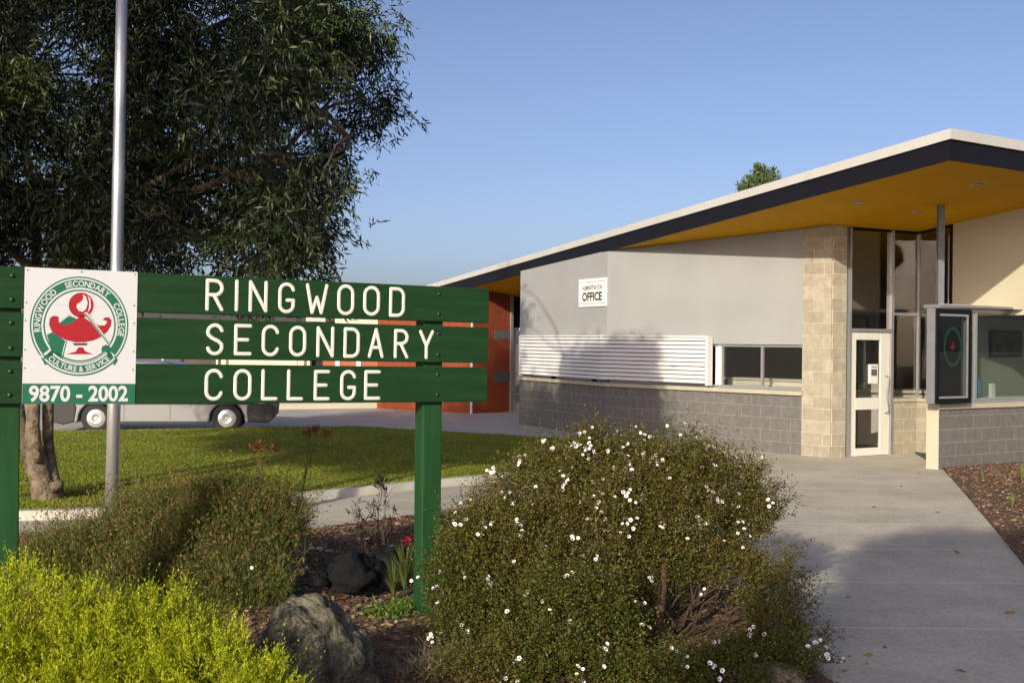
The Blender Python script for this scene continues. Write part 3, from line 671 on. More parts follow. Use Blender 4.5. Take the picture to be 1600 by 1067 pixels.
def glyph(ch, w, h):
    r = w*.5; q = min(r, h*.3)
    if ch == 'I': return [[(w/2, 0), (w/2, h)]]
    if ch == 'L': return [[(0, h), (0, 0), (w, 0)]]
    if ch == 'E': return [[(w, h), (0, h), (0, 0), (w, 0)], [(0, h*.5), (w*.82, h*.5)]]
    if ch == 'N': return [[(0, 0), (0, h), (w, 0), (w, h)]]
    if ch == 'W': return [[(0, h), (w*.26, 0), (w*.5, h*.55), (w*.74, 0), (w, h)]]
    if ch == 'Y': return [[(0, h), (w*.5, h*.45), (w, h)], [(w*.5, h*.45), (w*.5, 0)]]
    if ch == 'A': return [[(0, 0), (w*.5, h), (w, 0)], [(w*.17, h*.33), (w*.83, h*.33)]]
    if ch == 'O': return [arc(r, h-q, r, q, 0, 180)+arc(r, q, r, q, 180, 360)+[(w, h-q)]]
    if ch == 'C': return [arc(r, h-q, r, q, 12, 180)+arc(r, q, r, q, 180, 348)]
    if ch == 'G': return [arc(r, h-q, r, q, 12, 180)+arc(r, q, r, q, 180, 360)+[(w, h*.42), (w*.55, h*.42)]]
    if ch == 'D': return [[(0, 0), (0, h), (w-q, h)]+arc(w-q, h-q, q, q, 90, 0)+arc(w-q, q, q, q, 0, -90)+[(0, 0)]]
    if ch == 'R': k = h*.25; return [[(0, 0), (0, h), (w-k, h)]+arc(w-k, h-k, k, k, 90, -90)+[(0, h-2*k)], [(w*.45, h-2*k), (w, 0)]]
    if ch == 'S': k = h*.25; return [arc(r, h-k, r, k, 15, 200)+[(w*.25, h*.56), (w*.75, h*.44)]+arc(r, k, r, k, 20, -165)]
SW = .0115
def stroke(mb, pts, y):
    P = []
    for p in pts:
        if not P or (abs(P[-1][0]-p[0])+abs(P[-1][1]-p[1])) > 1e-5: P.append(p)
    # split long turns so the tube keeps its width at sharp corners
    segs = [[P[0]]]
    for i in range(1, len(P)):
        segs[-1].append(P[i])
        if i < len(P)-1:
            a = Vector((P[i][0]-P[i-1][0], P[i][1]-P[i-1][1])); c = Vector((P[i+1][0]-P[i][0], P[i+1][1]-P[i][1]))
            if a.angle(c) > rad(35): segs.append([P[i]])
    for k_, sgm in enumerate(segs):
        A = Vector((sgm[0][0], 0, sgm[0][1])); B = Vector((sgm[-1][0], 0, sgm[-1][1]))
        t0 = (Vector((sgm[1][0], 0, sgm[1][1]))-A).normalized(); t1 = (B-Vector((sgm[-2][0], 0, sgm[-2][1]))).normalized()
        pts3 = [A-t0*SW*.96, A-t0*SW*.8, A-t0*SW*.5]+[Vector((p[0], 0, p[1])) for p in sgm]+[B+t1*SW*.5, B+t1*SW*.8, B+t1*SW*.96]
        rs = [SW*.25, SW*.6, SW*.87]+[SW]*len(sgm)+[SW*.87, SW*.6, SW*.25]
        pts3 = [p+Vector((0, y-.0004*k_, 0)) for p in pts3]
        mb.tube(pts3, rs, 12, flat=(y, .30))
def zz(x, y): return (200+x/2.6667, 400+y/2.6667)
WORDS = [(0, [('R', 323, 400, 95, 230), ('I', 445, 459, 98, 232), ('N', 503, 583, 102, 235), ('G', 626, 697, 110, 240), ('W', 740, 835, 115, 243), ('O', 872, 944, 118, 248), ('O', 980, 1051, 124, 250), ('D', 1088, 1155, 130, 255)]),
         (1, [('S', 325, 400, 280, 415), ('E', 442, 517, 283, 415), ('C', 557, 631, 286, 419), ('O', 671, 744, 290, 420), ('N', 785, 860, 293, 423), ('D', 898, 967, 297, 425), ('A', 1000, 1067, 300, 425), ('R', 1108, 1170, 304, 427), ('Y', 1212, 1275, 308, 430)]),
         (2, [('C', 319, 397, 469, 603), ('O', 439, 516, 470, 603), ('L', 555, 625, 471, 602), ('L', 662, 731, 472, 602), ('E', 774, 842, 474, 602), ('G', 884, 951, 474, 602), ('E', 984, 1053, 475, 600)])]
for bi, gl in WORDS:
    mb = MB()
    for ch, x0, x1, y0, y1 in gl:
        a = fs.uv(*zz(x0, (y0+y1)/2)); c = fs.uv(*zz(x1, (y0+y1)/2)); zt_ = fs.uv(*zz((x0+x1)/2, y0))[1]; zb_ = fs.uv(*zz((x0+x1)/2, y1))[1]
        ox = a[0]+SW; oz = zb_+SW; w_ = max(c[0]-a[0]-2*SW, .001); h_ = zt_-zb_-2*SW
        for s_ in glyph(ch, w_, h_): stroke(mb, [(ox+p[0], oz+p[1]) for p in s_], -.0005)
    mb.build('lettering', m_let, bd[bi][0], fs.W, True)
# small white tab between the boards
a = fs.uv(479, 497); c = fs.uv(508, 502.5)
MB().box(a[0], c[0], -.004, .01, c[1]-.002, a[1]+.004).build('metal_tab', m_let, bd[1][0], fs.W)

# ---- logo panel
def z1_(x, y): return fs.uv(x/4.104, 400+y/4.104, -.004)
tl = z1_(160, 75); tr2 = z1_(882, 100); bl3 = z1_(140, 945); br3 = z1_(866, 948); mid = z1_(140, 818)
pl0, pl1 = (tl[0]+bl3[0])/2, (tr2[0]+br3[0])/2; pz1 = (tl[1]+tr2[1])/2; pz0 = (bl3[1]+br3[1])/2; pzm = (z1_(141, 818)[1]+z1_(866, 818)[1])/2
m_pan = M('logo_panel_white', (.57, .58, .61), .45, .015, 3); m_cg = M('crest_green', (.010, .125, .07), .5, .03, 6); m_cr = M('crest_lamp_red', (.33, .008, .016), .5, .03, 6)
m_gy = M('crest_grey', (.45, .47, .46), .5, .03, 6); m_cd = M('crest_dark', (.12, .02, .03), .5, .05, 6)
panel = MB().box(pl0, pl1, -.004, -.0005, pz0, pz1).build('logo_panel', m_pan, sg, fs.W)
y_ = -.0045
b = MB().box(pl0+.0005, pl1-.0005, -.0048, -.004, pz0+.0005, pzm); b.build('phone_strip', m_cg, panel, fs.W)
b = MB(); a = z1_(185, 880); c = z1_(820, 880); text_fit(b, '9870 - 2002', a[0], c[0], z1_(500, 935)[1], z1_(500, 830)[1], -.0056, .028); b.build('phone_number', m_let if False else m_pan, panel, fs.W)
cr = MB()
cc = z1_(513, 447); RX = (z1_(829, 447)[0]-z1_(197, 447)[0])/2; RZ = (z1_(513, 132)[1]-z1_(513, 762)[1])/2
def pol(r, a): return (cc[0]+r*RX*math.cos(rad(a)), cc[1]+r*RZ*math.sin(rad(a)))
def ring(r0, r1, a0, a1, y, m, n=72):
    for k in range(n):
        p, q_ = a0+(a1-a0)*k/n, a0+(a1-a0)*(k+1)/n
        A, B, C_, D_ = pol(r0, p), pol(r1, p), pol(r1, q_), pol(r0, q_)
        cr.add([(A[0], y, A[1]), (B[0], y, B[1]), (C_[0], y, C_[1]), (D_[0], y, D_[1])], [(0, 1, 2, 3)], m)
L1, L2, L3, L4 = -.0046, -.0052, -.0058, -.0064
ring(.972, 1.0, 0, 360, L1, 1); ring(.775, .94, -43, 223, L1, 1, 96); ring(.705, .735, 0, 360, L1, 1)
def P2D(pts, y, m):
    Q = [z1_(*p) for p in pts]; cr.add([(p[0], y, p[1]) for p in Q][::-1], [tuple(range(len(Q)))], m)
# green field
P2D([(378, 430), (405, 402), (452, 385), (498, 405), (470, 425), (440, 442), (400, 444)], L1, 1)
P2D([(300, 505), (345, 482), (380, 515), (420, 545), (405, 590), (392, 655), (362, 648), (340, 600), (318, 560)], L1, 1)
P2D([(425, 545), (431, 545), (403, 658), (396, 656)], L1, 1)
# banner
ring(.75, 1.02, 219, 321, L2, 0, 48); ring(.99, 1.02, 221, 319, L3, 1, 48); ring(.75, .765, 221, 319, L3, 1, 48); ring(.80, .955, 222, 318, L3, 1, 48)
P2D([(300, 640), (330, 600), (318, 585), (340, 566), (372, 575), (382, 600), (370, 618), (350, 612), (325, 648)], L3, 1)
P2D([(725, 640), (700, 602), (708, 585), (685, 568), (658, 577), (648, 600), (655, 616), (680, 612), (705, 648)], L3, 1)
P2D([(268, 628), (300, 640), (285, 668), (302, 690), (290, 700), (272, 668), (282, 645)], L2, 1)
P2D([(765, 628), (730, 645), (742, 668), (722, 695), (735, 700), (756, 668), (745, 650)], L2, 1)
# lamp
P2D([(372, 405), (378, 398), (368, 385), (340, 383), (318, 400), (314, 440), (330, 480), (370, 512), (420, 538), (480, 552), (540, 552), (600, 540), (650, 516), (690, 480), (710, 445), (714, 412), (697, 393), (672, 393), (658, 410), (674, 412), (688, 424), (672, 444), (640, 446), (590, 430), (550, 402), (536, 392), (548, 378), (500, 378), (508, 390), (470, 425), (430, 441), (400, 441), (378, 425)], L3, 2)
def disc(x, y, r, yy, m, n=36, rz=1):
    P2D([(x+r*math.cos(2*math.pi*k/n), y+r*rz*math.sin(2*math.pi*k/n)) for k in range(n)], yy, m)
disc(520, 315, 88, L2, 0); disc(520, 315, 80, L3, 2)
P2D([(530, 245), (552, 262), (562, 300), (552, 340), (530, 358), (505, 352), (490, 330), (494, 308), (512, 298), (528, 285), (534, 265)], L4, 0)
P2D([(560, 250), (580, 280), (582, 330), (562, 365), (570, 330), (572, 290)], L4, 0)
P2D([(465, 558), (562, 558), (552, 572), (476, 572)], L3, 4)
P2D([(503, 585), (530, 585), (545, 610), (598, 629), (425, 629), (485, 612)], L3, 2)
P2D([(536, 366), (558, 358), (708, 560), (697, 574)], L4-.0004, 3); P2D([(543, 372), (549, 369), (700, 564), (696, 570)], L4-.0008, 1)
P2D([(382, 430), (378, 424), (440, 373), (448, 380)], L4, 3)
for p in ([(362, 313), (430, 316), (430, 320), (362, 317)], [(606, 322), (670, 323), (670, 327), (606, 326)], [(442, 237), (460, 250), (458, 253), (441, 241)], [(604, 247), (588, 262), (591, 264), (607, 250)]): P2D(p, L1, 3)
crest = cr.build('crest', [m_pan, m_cg, m_cr, m_gy, m_cd], panel, fs.W)
def arc_text(mb, s, a_start, a_end, rmid, hgt, y, bold=.02, inward=False):
    glyphs = [(text_geo(c_, bold) if c_ != ' ' else (None, None)) for c_ in s]
    ws = []
    for V, _ in glyphs: ws.append(.28 if V is None else max(v[0] for v in V)-min(v[0] for v in V)+.10)
    tot = sum(ws); ang = a_start
    cap = .70
    for (V, Fc), w_ in zip(glyphs, ws):
        da = (a_end-a_start)*w_/tot; am = ang+da/2; ang += da
        if V is None: continue
        x0 = min(v[0] for v in V); wv = max(v[0] for v in V)-x0
        arcw = abs(rad(da))*rmid*RZ*(wv/w_)
        z0g = 0.0
        out = []
        for v in V:
            lx = ((v[0]-x0)/wv-.5)*arcw; lz = (v[1]/cap-.5)*hgt
            A = rad(am)
            if not inward: tx, tz, rx_, rz_ = math.sin(A), -math.cos(A), math.cos(A), math.sin(A)
            else: tx, tz, rx_, rz_ = -math.sin(A), math.cos(A), -math.cos(A), -math.sin(A)
            out.append((cc[0]+rmid*RX*math.cos(A)+tx*lx+rx_*lz, y, cc[1]+rmid*RZ*math.sin(A)+tz*lx+rz_*lz))
        mb.add(out, Fc)
tb = MB(); hh = RZ*.115
arc_text(tb, 'RINGWOOD', 190, 126, .858, hh, L2); arc_text(tb, 'SECONDARY', 112, 47, .858, hh, L2); arc_text(tb, 'COLLEGE', 34, -14, .858, hh, L2)
arc_text(tb, 'CULTURE & SERVICE', 227, 313, .878, hh*.92, L4, .02, True)
tb.build('crest_lettering', m_pan, panel, fs.W)
b = MB()
for p in [(176, 90), (523, 103), (866, 118), (168, 297), (860, 318), (163, 413), (860, 430), (160, 601), (856, 612), (157, 718), (851, 727), (150, 928), (850, 930), (508, 930)]:
    q_ = z1_(*p); b.lathe([(.004, -.0045), (.004, -.007), (0, -.0075)], (q_[0], 0, q_[1]), 'y', 8)
b.build('rivets', m_graybit, panel, fs.W)
# ============================================================ flagpole
fp = at(174.5, 760, 10.0); fp.z = 0
m_pole = M('brushed_aluminium', (.62, .62, .62), .38, .03, 2, metal=.75)
pb = empty('flagpole', fp, 'tall silver metal flagpole standing behind the green sign', 'flagpole')
tp = at(190.5, 0, 10.0)
dx = (tp.x-fp.x)/(tp.z); top_z = 5.6
MB().tube([(fp.x, fp.y, .0), (fp.x+dx*1.5, fp.y, 1.5), (fp.x+dx*3.5, fp.y, 3.5), (fp.x+dx*top_z, fp.y, top_z)], [.058, .055, .051, .047], 28).build('pole', m_pole, pb, None, True)
MB().lathe([(.0, 0), (.10, 0), (.10, .03), (.062, .05)], (fp.x, fp.y, .02), n=24).build('base_collar', m_pole, pb, None, True)
MB().lathe([(.03, 0), (.06, .03), (.05, .08), (0, .1)], (fp.x+dx*top_z, fp.y, top_z), n=16).build('cap', m_pole, pb, None, True)

# ============================================================ the parked car
m_sil = M('silver_car_paint', (.31, .32, .34), .28, .02, 3, metal=.35); m_blk = M('black_plastic', (.018, .018, .02), .55, .1, 8)
m_tyre = M('tyre_rubber', (.02, .02, .021), .85, .1, 12); m_rim = M('hubcap_silver', (.50, .50, .50), .35, .03, 8, metal=.5); m_cgl = Mglass('car_glass', (.12, .14, .13)); m_lamp = M('lamp_lens', (.6, .25, .05), .2, .1, 5); m_tl = M('tail_lens', (.35, .01, .01), .2, .1, 5)
wa = Vector((ray(151, 657).x*22.25, 22.25, 0)); wb_ = Vector((ray(355, 655).x*22.6, 22.6, 0)); WBs = (wb_-wa).length
fcar = Frame(wa, wb_)
car = empty('parked_car', (wa+wb_)/2, 'silver station wagon with black bumpers parked beyond the lawn behind the sign', 'car')
W_ = 1.62; yc0 = -.06
def carbody():
    # cross-sections along the length; each is a half-profile mirrored
    x0, x1 = -.88, WBs+.76
    prof = [(x0, .42, .80, .0), (x0+.05, .30, .92, 0), (x0+.35, .24, .95, 0)]
    return prof
arch_r = .335
def side_poly():
    pts = []
    X0, X1 = -.88, WBs+.74
    pts += [(X0, .36), (X0+.02, .26), (-arch_r-.02, .20)]
    for a in np.linspace(180, 0, 12): pts.append((arch_r*math.cos(rad(a)), .27+arch_r*math.sin(rad(a))*1.0))
    pts += [(arch_r+.02, .19), (WBs-arch_r-.02, .19)]
    for a in np.linspace(180, 0, 12): pts.append((WBs+arch_r*math.cos(rad(a)), .27+arch_r*math.sin(rad(a))*1.0))
    pts += [(WBs+arch_r+.02, .20), (X1-.02, .28), (X1, .45), (X1-.03, .66), (X1-.30, .78), (WBs-.20, .86), (X0+.02, .86), (X0-.02, .62)]
    return pts
b = MB().prism(side_poly(), yc0, yc0+W_); body = b.build('body', m_sil, car, fcar.W); bevel(body, .03, 3)
gh = [(-.80, .862), (-.66, 1.34), (-.55, 1.385), (WBs-1.15, 1.385), (WBs-.95, 1.33), (WBs-.32, .862)]
V = []
for (yy, k) in ((yc0+.03, 0), (yc0+.17, 1), (yc0+W_-.17, 1), (yc0+W_-.03, 0)): pass
n = len(gh); V = []
def ins(z): return .04+(z-.86)*.30
for (x, z) in gh: V.append((x, yc0+ins(z), z))
for (x, z) in gh: V.append((x, yc0+W_-ins(z), z))
Fc = [tuple(range(n)), tuple(range(2*n-1, n-1, -1))]+[(i, i+n, (i+1) % n+n, (i+1) % n) for i in range(n)]
cabin = mk('cabin', V, Fc, m_sil, car, fcar.W); bevel(cabin, .03, 3)
for (xa_, xb_, xc_, xd_) in ((-.68, -.05, -.10, -.56), (0.0, .88, .88, .0), (.95, WBs-.50, WBs-1.02, .95)):
    z0, z1 = .90, 1.28
    V = [(xa_, yc0+ins(z0)-.006, z0), (xb_, yc0+ins(z0)-.006, z0), (xc_, yc0+ins(z1)-.006, z1), (xd_, yc0+ins(z1)-.006, z1)]
    V += [(p[0], p[1]+.008, p[2]) for p in V]
    mk('side_window', V, [(0, 1, 2, 3), (7, 6, 5, 4), (0, 4, 5, 1), (1, 5, 6, 2), (2, 6, 7, 3), (3, 7, 4, 0)], M('tinted_window', (.01, .012, .014), .08, .1, 3) if 'tinted_window' not in bpy.data.materials else bpy.data.materials['tinted_window'], cabin, fcar.W)
MB().box(-.5, WBs+.45, yc0-.012, yc0+.004, .56, .60).build('rubbing_strip', m_blk, body, fcar.W)
MB().box(arch_r+.03, WBs-arch_r-.03, yc0-.006, yc0+.05, .185, .235).build('sill_skirt', m_blk, body, fcar.W)
for xs_ in (.52, 1.38): MB().box(xs_-.004, xs_+.004, yc0-.003, yc0+.002, .26, .85).build('door_gap', m_blk, body, fcar.W)
for xs_ in (.62, 1.46): MB().box(xs_-.02, xs_+.12, yc0-.025, yc0, .74, .77).build('door_handle', m_blk, body, fcar.W)
o = MB().prism([(-1.0, .26), (-.98, .58), (-.40, .60), (-.36, .50), (-.40, .22), (-.6, .17)], yc0-.015, yc0+W_+.015).build('bumper', m_blk, car, fcar.W); bevel(o, .02, 2)
o = MB().prism([(WBs+.90, .30), (WBs+.92, .50), (WBs+.86, .57), (WBs+.40, .60), (WBs+.37, .50), (WBs+.40, .22), (WBs+.80, .20)], yc0-.015, yc0+W_+.015).build('bumper', m_blk, car, fcar.W); bevel(o, .02, 2)
MB().box(WBs+.52, WBs+.71, yc0-.004, yc0+.2, .62, .72).build('headlight', m_lamp, body, fcar.W)
MB().box(-.905, -.74, yc0-.004, yc0+.18, .64, .82).build('tail_light', m_tl, body, fcar.W)
for xw in (0, WBs):
    for yw in (yc0+.10, yc0+W_-.10):
        s_ = 1 if yw < .5 else -1
        tyr = MB().lathe([(.17, -.085*s_), (.25, -.09*s_), (.278, -.075*s_), (.29, -.04*s_), (.29, .05*s_), (.27, .085*s_), (.17, .09*s_)], (xw, yw, .29), 'y', 32).build('wheel', m_tyre, car, fcar.W, True)
        MB().lathe([(.182, -.078*s_), (.172, -.096*s_), (.15, -.092*s_), (.135, -.100*s_), (.06, -.112*s_), (.052, -.102*s_), (.03, -.104*s_), (0, -.106*s_)], (xw, yw, .29), 'y', 28).build('hubcap', m_rim, tyr, fcar.W, True)

# ============================================================ far low classroom block seen between the boards
m_fcream = M('far_cream_wall', (.50, .47, .38), .9, .05, 1); m_fred = M('far_red_wall', (.33, .10, .055), .9, .08, 1); m_froof = M('far_roof', (.03, .03, .035), .8, .1, 1)
def fpt(px, py, Y): return at(px, py, Y)
Yf = 36.5
fx = lambda px: ray(px, 600).x*Yf
cb = empty('classroom_block', (fx(500), Yf, 0), 'low far classroom block with cream and red walls glimpsed between the sign boards', 'building')
fF = Frame((fx(40), Yf, 0), (fx(700), Yf, 0))
U = lambda px: fx(px)-fx(40)
def fz(px, py): return at(px, py, Yf).z
ztop = 2.95
MB().box(U(345), U(484), 0, .2, 0, ztop-.4).build('wall', m_fcream, cb, fF.W)
MB().box(U(504), U(712), 0, .2, 0, ztop-.4).build('wall', m_fred, cb, fF.W)
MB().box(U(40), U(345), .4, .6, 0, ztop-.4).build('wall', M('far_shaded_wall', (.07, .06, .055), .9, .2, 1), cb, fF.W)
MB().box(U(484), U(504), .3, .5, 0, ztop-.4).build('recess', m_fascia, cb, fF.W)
for px in (527, 560, 598, 645): MB().box(U(px-3.5), U(px+3.5), -.03, .05, .9, 1.9).build('window', m_white, cb, fF.W)
for px in (261, 345, 467, 735): 
    if px < 700: MB().box(U(px-1.5), U(px+1.5), -.5, -.42, 0, ztop-.4).build('veranda_post', m_fcream, cb, fF.W)
MB().box(U(530), U(700), -1.0, -.9, ztop-.75, ztop-.40).build('gutter_board', m_fcream, cb, fF.W)
MB().box(U(30), U(530), -1.0, -.9, ztop-.55, ztop-.40).build('gutter_board', m_froof, cb, fF.W)
MB().box(U(30), U(700), -.9, 6, ztop-.4, ztop-.3).build('roof', m_froof, cb, fF.W)
# low cream border wall along the far side of the road
lw0, lw1 = G(425, 640), G(655, 636.5)
fl_ = Frame(lw0, lw1); kw = empty('border_wall', lw0, 'low cream edging wall across the road beyond the car', 'low wall')
MB().box(0, fl_.L, 0, .18, 0, .16).build('wall_course', m_fcream, kw, fl_.W); MB().box(-.02, fl_.L+.02, -.02, .2, .162, .2).build('coping', m_sill, kw, fl_.W)

# ============================================================ plants
m_bark = M('tree_bark', (.10, .072, .048), .95, .5, 7, 1.0, 22, c2=(.27, .21, .14), dist=.05)
m_twig = M('twig_bark', (.07, .045, .03), .9, .3, 12, .3, 60)
def dirs(n, up=0.0):
    D = RNG.normal(size=(n, 3)); D = unit(D); D[:, 2] += up; return unit(D)
def curve_pts(a, b, sag, n=6, wob=.05):
    a, b = Vector(a), Vector(b); out = []; L = (b-a).length
    for i in range(n):
        t = i/(n-1); p = a.lerp(b, t); p.z += sag*math.sin(math.pi*t)*L
        if 0 < i < n-1: p += Vector(RNG.normal(0, wob*L*.3, 3))
        out.append(p)
    return out
# --- the big paperbark-like tree on the left
TB = G(74, 792); TY = TB.y
tree = empty('willow_tree', TB, 'big dark leafy tree with forked pale trunk behind the left end of the sign', 'tree')
tk = MB()
def TP(px, py, dy=0): return at(px, py, TY+dy)
tk.tube([TB+Vector((0, 0, -.15)), TP(74, 782), TP(70, 765), TP(64, 745), TP(57, 717, -.05), TP(52, 692, -.08), TP(51, 665, -.08), TP(53, 635, -.05), TP(56, 540, .1), TP(60, 430, .2), TP(50, 300, .3), TP(20, 120, .3), TP(10, -60, .3)],
        [.19, .165, .145, .115, .10, .085, .072, .066, .06, .055, .05, .04, .03], 16)
tk.tube([TB+Vector((.10, .05, -.15)), TP(86, 778, .05), TP(83, 757, .06), TP(80, 735, .08), TP(78, 708, .1), TP(75, 685, .1), TP(75, 640, .1), TP(80, 520, 0), TP(98, 400, -.1), TP(140, 260, -.2), TP(190, 120, -.2), TP(240, -40, -.2)],
        [.13, .11, .09, .068, .055, .056, .06, .06, .055, .05, .04, .03], 14)
tk.tube([TP(66, 765, .05), TP(52, 735, .1), TP(41, 705, .15), TP(35, 660, .2), TP(20, 560, .2), TP(-20, 400, .1), TP(-60, 200, .1)], [.09, .075, .058, .048, .045, .04, .03], 10)
tk.tube([TP(84, 762, -.06), TP(93, 757, -.1), TP(97, 753, -.1)], [.07, .055, .03], 10)
tk.tube([TP(60, 720, -.12), TP(57, 708, -.17), TP(55, 700, -.18)], [.05, .045, .02], 10)
crown_poly = [(-420, -170), (150, -200), (330, -20), (560, -20), (575, 0), (592, 25), (606, 70), (614, 115), (608, 165), (582, 215), (542, 268), (510, 320), (485, 378), (466, 420), (440, 432), (330, 425), (200, 412), (60, 418), (-60, 430), (-300, 400), (-450, 200)]
cl = np.concatenate([scatter(crown_poly, 420), scatter([(390, -15), (560, -20), (592, 25), (612, 115), (580, 215), (510, 320), (466, 420), (400, 430), (420, 200)], 105)])
gaps = [(452, 215, 30), (505, 175, 26), (530, 140, 22), (375, 25, 32), (345, 5, 30), (290, 215, 10), (560, 262, 18), (350, 395, 26), (300, 400, 18), (520, 330, 22), (590, 250, 22), (570, 20, 14), (620, 180, 14)]
V_ = []; ntw = 0
mtips = [tk.v]
heads = [TP(60, 430, .2), TP(50, 300, .3), TP(98, 400, -.1), TP(140, 260, -.2), TP(190, 120, -.2), TP(240, -40, -.2), TP(-20, 400, .1), TP(-60, 200, .1), TP(20, 120, .3)]
# boughs that carry the right-hand side
bough = [[(98, 400), (200, 350), (300, 300), (400, 262), (450, 230), (500, 175), (535, 135), (560, 110)], [(98, 400), (200, 390), (320, 370), (420, 380), (490, 400)], [(140, 260), (260, 190), (360, 110), (450, 60), (500, 35)], [(190, 120), (300, 60), (420, 0), (520, -60)], [(140, 260), (250, 240), (380, 240), (470, 258), (525, 235), (545, 215)], [(60, 430), (-50, 330), (-180, 250), (-320, 180)], [(98, 400), (180, 320), (300, 250), (410, 290), (465, 315)]]
for bi, bb in enumerate(bough):
    dy0 = [-1.0, -1.2, -.8, -1.0, -1.2, .2, -.7][bi]
    P = [at(x, y, TY+dy0*i/len(bb)) for i, (x, y) in enumerate(bb)]
    tk.tube(P, [.055*(1-i/(len(P)-1))+.003 for i in range(len(P))], 8); heads += P[2:]
u1a, u1b, u1c = f1.u(828, 600), f1.u(866, 600), f1.u(884, 600); u2a, u2b = f2.u(1020, 600), f2.u(1040, 600)
def lands(c):
    """how far above the shaded part of the office walls the sun throws a leaf clump, or None"""
    best = None
    for k_, fr_w in enumerate((f1, f2, fe, fa)):
        o_ = fr_w.I @ c; d_ = fr_w.I.to_3x3() @ (-s_sun)
        t_ = -o_.y/d_.y
        if t_ > 0:
            q_ = o_+d_*t_
            if -.15 < q_.x < fr_w.L+.15 and q_.z < 4.2:
                if k_ == 0: lo = 1.75 if q_.x > u1c else (.1 if q_.x > u1b else (.8 if q_.x > u1a else 0.0))
                elif k_ == 1: lo = 1.8 if q_.x < u2a else (.5 if q_.x < u2b else 0.0)
                else: lo = .3
                best = max(-9 if best is None else best, q_.z-lo)
    return best
s_sun = Vector((SUNV.x, SUNV.y, SUNV.z)); MI_ = []
skips = 0; nbad = 0
for (cx0, cy0) in cl:
    if any((cx0-g[0])**2+(cy0-g[1])**2 < (g[2]*(1.4 if g[0] < 400 else 1.75))**2 for g in gaps): continue
    if RNG.random() < .10: continue
    edge_ = cx0 > 430
    R = RNG.uniform(.26, .52) if not edge_ else RNG.uniform(.15, .34)
    if cx0 < 0 or cy0 < 0: R *= 1.3
    ok_ = False; cand = []
    for _ in range(30):
        dy = RNG.uniform(-2.4 if cx0 > 330 else -1.6, 2.8); c = at(cx0, cy0, TY+dy); l_ = lands(c)
        if l_ is None or l_+R*.5 < 0: ok_ = True; break
        cand.append((l_, c))
    if not ok_:
        if (cy0 < 20 and cx0 < 560) or cx0 < 0: skips += 1; continue
        c = min(cand, key=lambda q: q[0])[1]; nbad += 1
        if min(q[0] for q in cand) > 1.0 and RNG.random() < .35: continue
    h = min(heads, key=lambda q: (q-c).length)
    tk.tube(curve_pts(h, c, .05, 6, .12), [.022, .018, .014, .011, .008, .004], 5, cap=False)
    nsp = int(66*(R/.4)**1.5*RNG.uniform(.6, 1.25))
    sunlit = RNG.random() < (.6 if (cy0 < 110 and 330 < cx0 < 600) else .07)  # brighter leaves mostly on the upper crown: sunlight put into the leaf colour
    for _ in range(nsp):
        s0 = Vector(RNG.normal(0, R*.46, 3))+c
        dd = (s0-c).normalized()*.6+Vector((0, 0, -.55))+Vector(RNG.normal(0, .35, 3)); dd.normalize()
        Ls = RNG.uniform(.16, .34); m_ = 11
        t = RNG.random(m_)[:, None]
        P = np.array(s0)+np.array(dd)*Ls*t+RNG.normal(0, .022, (m_, 3))
        D = np.array(dd)*.6+RNG.normal(0, .55, (m_, 3))+np.array([0, 0, -.25])
        V_.append(leaf_arrays(P, D, RNG.uniform(.065, .12, m_), RNG.uniform(.015, .025, m_), .1)); MI_.append(np.full(m_, 1 if sunlit else 0))
print('tree leaves', sum(len(v) for v in V_)//4)
tk.build('trunk', m_bark, tree, None, True)
m_tleaf = Mleaf('tree_leaf', [(.005, .011, .004), (.008, .017, .005), (.013, .026, .006), (.007, .014, .005), (.028, .045, .011), (.010, .021, .007), (.08, .095, .035), (.026, .024, .008)], .5, .12, .35)
m_tleaf2 = Mleaf('sunlit_tree_leaf', [(.03, .055, .010), (.055, .088, .016), (.085, .115, .024), (.035, .06, .012), (.12, .14, .045)], .42, .25, .5)
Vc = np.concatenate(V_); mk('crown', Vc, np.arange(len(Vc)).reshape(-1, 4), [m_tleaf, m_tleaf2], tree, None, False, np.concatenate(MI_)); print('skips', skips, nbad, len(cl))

# --- generic shrub: twigs over a lumpy hull, each carrying many small leaves
def lump(n, seed):
    r = np.random.default_rng(seed); c = unit(r.normal(size=(n, 3))); a = r.uniform(-.16, .22, n)
    return c, a
def hull_r(D, lumps, k=7):
    c, a = lumps; d = D @ c.T; return 1+(np.exp(k*(d-1))*a).sum(1)
def twig_leaves(base, D, L, nl, ll, lw, spread=.6, jit=.008, lean=.7, updir=0.0):
    n = len(base); t = np.tile(np.linspace(.08, 1, nl), n)[:, None]
    B = np.repeat(base, nl, 0); DD = np.repeat(unit(D), nl, 0); LL = np.repeat(np.broadcast_to(L, (n,)), nl)[:, None]
    bend = np.repeat(RNG.normal(0, .25, (n, 3)), nl, 0)
    P = B+DD*LL*t+bend*LL*t*t+RNG.normal(0, jit, (n*nl, 3))
    LD = DD*lean+RNG.normal(0, spread, (n*nl, 3))+np.array([0, 0, updir])
    return leaf_arrays(P, LD, RNG.uniform(.6, 1.2, n*nl)*ll, RNG.uniform(.7, 1.2, n*nl)*lw), P
def flower_mesh():
    b = MB()
    for k in range(5):
        a = k*2*math.pi/5; c, s = math.cos(a), math.sin(a); r = .0105
        pts = [(0, 0), (.35, .42), (.8, .45), (1.05, 0), (.8, -.45), (.35, -.42)]
        b.add([((p[0]*c-p[1]*s)*r, (p[0]*s+p[1]*c)*r, (.003 if p[0] > .5 else 0)) for p in pts], [tuple(range(6))], 0)
    b.lathe([(.0038, 0), (.003, .003), (0, .004)], (0, 0, .0), n=8, m=1)
    return b
